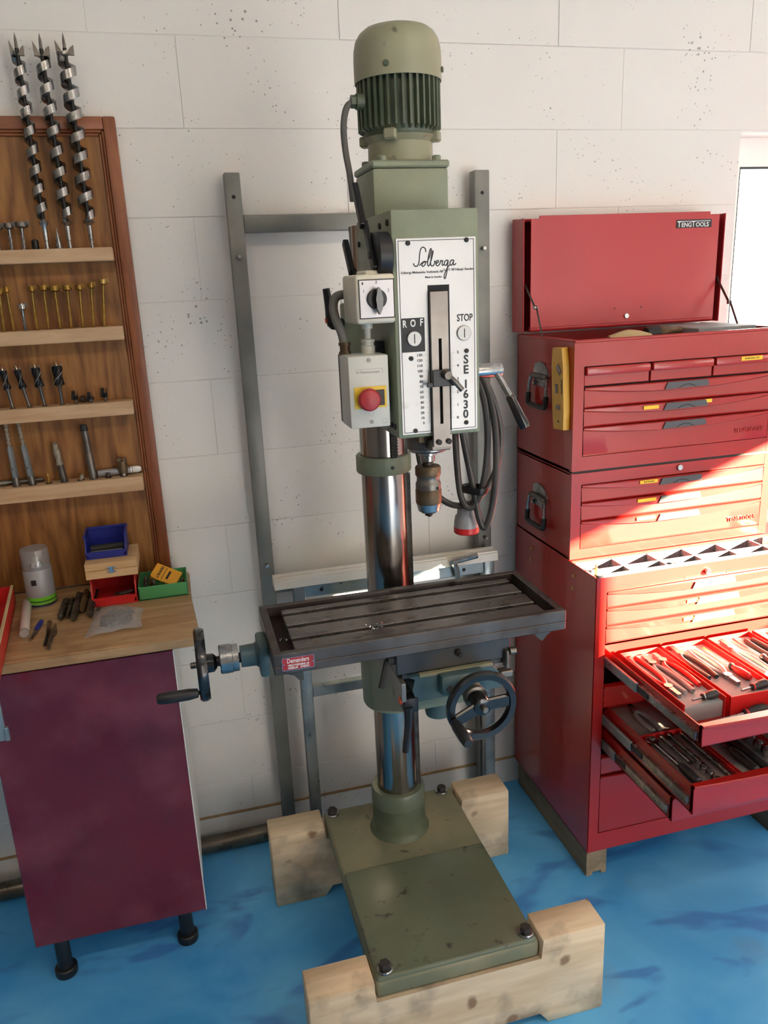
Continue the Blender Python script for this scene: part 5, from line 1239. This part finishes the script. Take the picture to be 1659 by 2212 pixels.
for (y, z) in ((-.135, .876), (-.135, .842), (-.390, .881), (-.390, .847)): obj('side_screw', B().cyl((RX0, y, z), (RX0 - .002, y, z), .0055, n=14), 'brass', rc)
obj('cabinet_lock', B().cyl((1.275, RY0, .890), (1.275, RY0 - .008, .890), .0085, n=20, bev=.001), 'steel_bright', rc)
for xx in (1.213, 1.338): obj('bolt_hole', B().cyl((xx, RY0 + .0002, .879), (xx, RY0 - .0006, .879), .003, n=10), 'black_flat', rc)
DX0, DX1 = .989, 1.611
drawer(rc, DX0, DX1, .8300, .8725, RY0, True, None, hx=1.29)
drawer(rc, DX0, DX1, .7810, .8275, RY0, True, ((1.212, 1.245, .820),), hx=1.305)
drawer(rc, DX0, DX1, .7310, .7785, RY0, True, ((1.205, 1.238, .771),), hx=1.295)
drawer(rc, DX0, DX1, .5460, .6080, RY0, True, None, hx=1.295)
drawer(rc, DX0, DX1, .3420, .3960, RY0, True, None, hx=1.295)
drawer(rc, DX0, DX1, .1570, .3360, RY0, True, None, hx=1.295)
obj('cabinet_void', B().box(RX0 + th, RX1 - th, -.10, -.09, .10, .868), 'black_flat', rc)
def open_drawer(yf, z0, z1, tapes=()):
    d = drawer(rc, 1.004, 1.598, z0, z1, yf, True, tapes, hx=1.32, lipmax=.013)
    sh = B().box(1.004, 1.0065, yf + .008, yf + .42, z0 + .002, z1 - .004).box(1.5955, 1.598, yf + .008, yf + .42, z0 + .002, z1 - .004).box(1.004, 1.598, yf + .418, yf + .420, z0 + .002, z1 - .004).box(1.004, 1.598, yf + .006, yf + .42, z0 + .002, z0 + .0045).box(1.004, 1.598, yf + .008, yf + .011, z0 + .002, z1 - .002)
    obj('drawer_tray', sh, 'red', d)
    zm = (z0 + z1) / 2 - .004
    obj('slide_outer', B().box(.9905, .999, RY0 + .01, yf + .235, zm - .013, zm + .013, .0015), 'galvanised', d)
    obj('slide_inner', B().box(.996, 1.004, yf + .225, yf + .012, zm - .008, zm + .008, .001).box(.9945, 1.004, yf + .23, yf + .012, zm - .010, zm - .0075).box(.9945, 1.004, yf + .23, yf + .012, zm + .0075, zm + .010), 'steel', d)
    obj('slide_stop', B().box(.9935, .9965, yf + .19, yf + .235, zm - .008, zm + .008), 'black', d)
    return z0 + .0045
F1 = open_drawer(-.880, .655, .706, ((1.24, 1.275, .698),))
F2 = open_drawer(-.868, .474, .548, ((1.25, 1.285, .540),))
F3 = open_drawer(-.797, .404, .470)
# compartments in the recessed top
ct = obj('compartment_tray', B().box(.962, 1.638, -.498, -.376, .8722, .8742), 'red_inner', rc)
for xx in (.965, 1.072, 1.178, 1.285, 1.392, 1.498, 1.604): obj('divider', B().box(xx - .003, xx + .003, -.496, -.377, .874, .911, .0005), 'felt', ct)
obj('long_divider', B().box(.962, 1.638, -.441, -.435, .874, .9105, .0005), 'felt', ct)
obj('long_divider', B().box(.962, 1.638, -.383, -.376, .874, .911, .0005), 'felt', ct)
obj('front_edging', B().box(.962, 1.638, -.5045, -.490, .9125, .918, .001).box(.962, 1.638, -.4985, -.490, .874, .914), 'felt', ct)
tag(obj('brass_fitting', B().lathe([(.006, .874), (.006, .886), (.0045, .887), (.0045, .912), (.0058, .913), (.0058, .919), (.003, .920), (.0028, .930)], (.985, -.452, 0), n=6), 'brass', loc=(.985, -.452, .874)), 'small brass hose fitting standing in the compartment tray', 'fitting')
tag(obj('red_clip', B().box(1.10, 1.135, -.425, -.405, .8744, .886, .002), 'red_plastic', loc=(1.118, -.415, .8744)), 'small red plastic clip in a back compartment of the felt tray', 'clip')
tag(obj('grease_cup', B().lathe([(.010, 0), (.016, .004), (.016, .03), (.012, .034)], (1.22, -.466, .8744), n=18), 'masonry', loc=(1.22, -.466, .8744)), 'round pale metal cup in a front compartment of the felt tray', 'cup')
tag(obj('tape_reel', B().lathe([(.022, 0), (.022, .040), (.012, .040), (.012, .002)], (1.55, -.41, .8744), n=24), 'ink_white', loc=(1.55, -.41, .8744)), 'white cylindrical reel in a back compartment of the felt tray', 'reel')
# runners
for (a, c, lb_) in ((.968, 1.030, 'weathered wooden runner under the red cabinet, beside the drill press'), (1.580, 1.642, 'weathered wooden runner under the red cabinet, on the window side')):
    P = [(a, 0), (a + .018, 0), (a + .020, .010), (c - .016, .010), (c - .014, 0), (c, 0), (c, .0975), (a, .0975)]
    tag(obj('wooden_runner', B().prism(P, 'xz', -.484, -.024), 'runner_wood', loc=((a + c) / 2, -.25, 0)), lb_, 'runner', 'wooden runners under the cabinet')
# spirit level on the chest side
lv = thing('spirit_level', 'short yellow spirit level stuck upright on the side of the open chest', 'spirit level', (.947, -.318, 1.262))
Mx = Matrix.Translation((.9545, -.316, 1.3655)) @ Matrix.Rotation(math.radians(-4.0), 4, 'X')
bdy = B().prism([(-.028, -.104), (.028, -.104), (.031, -.06), (.031, .06), (.026, .104), (-.026, .104), (-.031, .06), (-.031, -.06)], 'yz', -.018, 0)
bmesh.ops.bevel(bdy.bm, geom=bdy.bm.edges[:], offset=.002, segments=1, affect='EDGES')
bmesh.ops.transform(bdy.bm, matrix=Mx, verts=bdy.bm.verts)
obj('body', bdy, 'yellow_paint', lv)
for (yy, zz, a_, w, h) in ((-.010, .050, -.7, .009, .014), (.004, .001, 0, .009, .012), (-.004, -.046, 1.57, .007, .011)):
    M2 = Mx @ Matrix.Translation((-.018, yy, zz)) @ Matrix.Rotation(a_, 4, 'X')
    obj('vial_window', B().box(-.0012, .001, -w, w, -h, h, .001, 1, M2), 'vial', lv)
    obj('vial', B().cyl(M2 @ Vector((-.001, 0, -h * .8)), M2 @ Vector((-.001, 0, h * .8)), .0035, n=10), 'clear_plastic', lv)
obj('hang_hole', B().cyl(Mx @ Vector((-.0183, -.002, -.082)), Mx @ Vector((-.0176, -.002, -.082)), .004, n=14), 'grime', lv)
Lm = Mx @ Matrix.Translation((-.0184, -.022, .006)) @ Matrix.Rotation(-PI / 2, 4, 'Z') @ Matrix.Rotation(PI / 2, 4, 'X') @ Matrix.Rotation(PI / 2, 4, 'Z')
letters('level_lettering', [('Hultafors', (0, 0, 0), .0105, 'CENTER', .9)], 'ink', lv, rot=Lm, bold=.0002)

# ================================================================== tools in the open drawers
def insert(name, label, x0, x1, y0, y1, z0, z1, m_, group, front=True):
    t = thing('tool_insert', label, 'tool insert', ((x0 + x1) / 2, (y0 + y1) / 2, z0), group)
    sh_ = B().box(x0, x0 + .003, y0, y1, z0, z1, .001).box(x1 - .003, x1, y0, y1, z0, z1, .001).box(x0, x1, y1 - .003, y1, z0, z1, .001)
    if front: sh_.box(x0, x1, y0, y0 + .003, z0, z1 - .004, .001)
    obj('red_shell', sh_, 'red_plastic', t)
    obj('moulded_bed', B().box(x0 + .004, x1 - .004, y0 + .004, y1 - .004, z0, z1 - .012, .003, 2), m_, t)
    return z1 - .012
def pliers(x, y, z, L_, m_grip, label, group=None, flip=1, cat='pliers'):
    t = thing('pliers', label, cat, (x, y, z), group)
    f = flip
    zz = z + .006
    obj('jaws', B().prism([(x - .006, y + f * L_ * .32), (x + .006, y + f * L_ * .32), (x + .005, y + f * L_ * .5), (x - .005, y + f * L_ * .5)], 'xy', z + .001, z + .011).cyl((x, y + f * L_ * .28, z + .001), (x, y + f * L_ * .28, z + .012), .010, n=16), 'steel', t)
    for s_ in (-1, 1):
        obj('handle', B().tube([(x, y + f * L_ * .26, zz), (x + s_ * .011, y + f * L_ * .10, zz), (x + s_ * .014, y - f * L_ * .2, zz), (x + s_ * .010, y - f * L_ * .5, zz)], lambda t_: .0042 + .0018 * min(1, 2 * t_), 8, sub=4), m_grip, t)
def driver(p0, p1, label, m_handle='tool_grip', m_ring='red_plastic', r=.010, hl=.4, group=None):
    p0, p1 = Vector(p0), Vector(p1); L_ = (p1 - p0).length; d = (p1 - p0) / L_
    t = thing('screwdriver', label, 'screwdriver', p0 + d * L_ / 2 - Vector((0, 0, r)), group)
    obj('shaft', B().cyl(p0, p0 + d * L_ * (1 - hl + .02), .0032, n=10), 'steel', t)
    h0 = p0 + d * L_ * (1 - hl); H = L_ * hl
    obj('handle', B().lathe([(r * .55, 0), (r * .75, H * .08), (r * .6, H * .2), (r, H * .45), (r, H * .88), (r * .6, H)], h0, d, 14), m_handle, t)
    obj('handle_ring', B().lathe([(r * .82, H * .05), (r * .85, H * .10), (r * .7, H * .16)], h0, d, 14, cap=False), m_ring, t)
gi1 = 'moulded inserts in the upper open drawer'
zA = insert('a', 'grey moulded plier insert beside the drawer wall in the upper open drawer', 1.014, 1.124, -.800, -.530, F1, .712, 'insert_grey', gi1, False)
zB = insert('b', 'red-shelled insert second from the drawer wall in the upper open drawer', 1.134, 1.262, -.800, -.530, F1, .712, 'insert_grey', gi1)
zC = insert('c', 'red-shelled insert third from the drawer wall in the upper open drawer', 1.272, 1.400, -.800, -.530, F1, .712, 'insert_grey', gi1)
zD = insert('d', 'red-shelled insert at the far end of the upper open drawer', 1.410, 1.538, -.800, -.530, F1, .712, 'insert_grey', gi1)
gp = 'pliers in the upper open drawer'
pliers(1.034, -.655, zA, .20, 'red_plastic', 'red-gripped pliers lying against the drawer wall in the plier insert', gp, -1)
pliers(1.066, -.650, zA, .19, 'insert_grey', 'grey-gripped pliers lying in the middle of the plier insert', gp, 1)
pliers(1.098, -.640, zA, .17, 'red_plastic', 'red-gripped pliers lying nearest the red shell in the plier insert', gp, 1)
driver((1.048, -.782, zA + .008), (1.118, -.776, zA + .010), 'stubby black-handled screwdriver lying across the plier insert', 'tool_grip', 'steel', .0105, .62)
pliers(1.160, -.62, zB, .17, 'tool_grip', 'black-gripped cutters lying in the second insert', gp, 1)
pliers(1.196, -.66, zB, .18, 'insert_grey', 'grey-gripped pliers lying in the second insert', gp, -1)
driver((1.232, -.57, zB + .008), (1.236, -.74, zB + .008), 'long red-handled screwdriver lying along the second insert', 'red_plastic', 'tool_grip', .010, .42)
driver((1.178, -.782, zB + .008), (1.255, -.772, zB + .010), 'stubby black-handled screwdriver lying across the second insert', 'tool_grip', 'red_plastic', .0105, .62)
pliers(1.300, -.64, zC, .18, 'insert_grey', 'grey-gripped pliers lying in the third insert', gp, 1)
driver((1.335, -.55, zC + .008), (1.338, -.74, zC + .008), 'black-handled screwdriver lying along the third insert', 'tool_grip', 'steel', .011, .45)
pliers(1.372, -.66, zC, .19, 'tool_grip', 'black-gripped pliers lying in the third insert', gp, -1)
driver((1.44, -.55, zD + .008), (1.443, -.75, zD + .008), 'black-handled screwdriver lying along the far insert', 'tool_grip', 'red_plastic', .011, .45)
pliers(1.495, -.65, zD, .20, 'red_plastic', 'red-gripped pliers lying in the far insert', gp, 1)
driver((1.022, -.826, F1 + .010), (1.225, -.812, F1 + .012), 'long thin screwdriver with red ring lying across the front of the upper open drawer', 'tool_grip', 'red_plastic', .012, .32)
tag(obj('flat_file', B().box(1.012, 1.145, -.846, -.834, F1, F1 + .012, .002), 'steel_dull', loc=(1.08, -.84, F1)), 'flat grey file with a hole lying in front of the inserts', 'file')
tag(obj('steel_rule', B().box(1.012, 1.39, -.866, -.852, F1, F1 + .010, .001), 'steel', loc=(1.2, -.86, F1)), 'long bright steel bar lying along the drawer front', 'bar')
tag(obj('plastic_case', B().box(1.262, 1.40, -.848, -.804, F1, F1 + .030, .005, 2), 'insert_grey', loc=(1.33, -.826, F1)), 'white plastic case with a handle hole lying at the front of the upper open drawer', 'case')
gi2 = 'moulded inserts in the middle open drawer'
z2 = F2
zE = insert('e', 'dark insert at the back corner of the middle open drawer', 1.012, 1.142, -.632, -.470, z2, .535, 'insert_dark', gi2)
zF = insert('f', 'dark socket insert along the wall of the middle open drawer', 1.012, 1.142, -.858, -.636, z2, .535, 'insert_dark', gi2)
zG = insert('g', 'dark ratchet insert in the middle of the middle open drawer', 1.148, 1.290, -.858, -.560, z2, .535, 'insert_grey', gi2)
zH = insert('h', 'dark socket insert at the far end of the middle open drawer', 1.296, 1.440, -.858, -.560, z2, .535, 'insert_grey', gi2)
pliers(1.075, -.555, zE, .13, 'insert_grey', 'grey-gripped tool lying in the back corner insert of the middle drawer', None, 1)
def ratchet(x, y, z, L_, label):
    t = thing('ratchet', label, 'ratchet', (x, y, z), 'ratchets in the middle open drawer')
    obj('head', B().lathe([(.014, .001), (.016, .003), (.016, .012), (.013, .014)], (x, y + L_ * .42, z), n=20), 'steel', t)
    obj('drive_square', B().box(x - .005, x + .005, y + L_ * .42 - .005, y + L_ * .42 + .005, z + .013, z + .020, .001), 'steel_dull', t)
    obj('shaft', B().tube([(x, y + L_ * .38, z + .007), (x + .003, y, z + .007), (x + .002, y - L_ * .15, z + .008)], .0055, 10, sub=3), 'steel', t)
    obj('handle', B().lathe([(.006, 0), (.010, .01), (.0115, .04), (.010, L_ * .34), (.006, L_ * .36)], (x + .002, y - L_ * .13, z + .0115), (0, -1, 0), 14), 'tool_grip', t)
ratchet(1.034, -.745, zF, .20, 'slim ratchet lying against the wall of the middle open drawer')
gx = 'extension bars in the middle open drawer'
def ext(x, y0, y1, z, label):
    t = thing('extension_bar', label, 'extension bar', (x, (y0 + y1) / 2, z), gx)
    obj('bar', B().lathe([(.0065, 0), (.0075, .004), (.0075, .018), (.0052, .022), (.0052, abs(y1 - y0))], (x, y0, z + .0078), (0, y1 - y0, 0), 14), 'steel', t)
ext(1.068, -.648, -.765, zF, 'shorter chrome extension bar lying beside the slim ratchet')
ext(1.091, -.645, -.800, zF, 'longer chrome extension bar lying in the socket insert')
ext(1.124, -.650, -.850, zF, 'longest chrome bar lying beside the red divider')
gs_ = 'chrome sockets in the middle open drawer'
for k in range(4):
    y = -.782 - .021 * k; r_ = .0085 + .0004 * k
    o = obj('socket', B().lathe([(r_, .0), (r_, .016), (r_ * .75, .0165), (r_ * .72, .008), (.001, .0075)], (1.078, y, zF + .0002), (0.0, 0, 1), 16, cap=False), 'steel_bright', loc=(1.078, y, zF))
    tag(o, '%s chrome socket from the drawer front in the row between ratchet and bars' % ORD[3 - k], 'socket', gs_)
ratchet(1.185, -.72, zG, .26, 'large dark-handled ratchet lying in the middle insert')
tag(obj('breaker_handle', B().lathe([(.007, 0), (.011, .01), (.011, .12), (.007, .13), (.006, .21)], (1.215, -.846, zG + .0113), (0, 1, 0), 16), 'tool_grip', loc=(1.215, -.75, zG)), 'dark round breaker bar lying next to the large ratchet', 'breaker bar')
for k in range(9):
    y = -.600 - .027 * k; r_ = .0105 + .0002 * k
    tag(obj('socket', B().lathe([(r_, 0), (r_, .020), (r_ * .78, .0205), (r_ * .74, .010), (.001, .0095)], (1.262, y, zG + .0002), (0, 0, 1), 18, cap=False), 'steel_bright', loc=(1.262, y, zG)), '%s chrome socket from the drawer front in the row beside the large ratchet' % ORD[8 - k], 'socket', 'chrome sockets beside the large ratchet')
for k in range(6):
    y = -.610 - .040 * k; r_ = .0150
    tag(obj('socket', B().lathe([(r_, 0), (r_, .024), (r_ * .8, .0245), (r_ * .76, .012), (.001, .0115)], (1.335, y, zH + .0002), (0, 0, 1), 20, cap=False), 'steel_bright', loc=(1.335, y, zH)), '%s large chrome socket from the drawer front in the far insert' % ORD[5 - k], 'socket', 'large chrome sockets in the far insert')
bpy.context.view_layer.update()
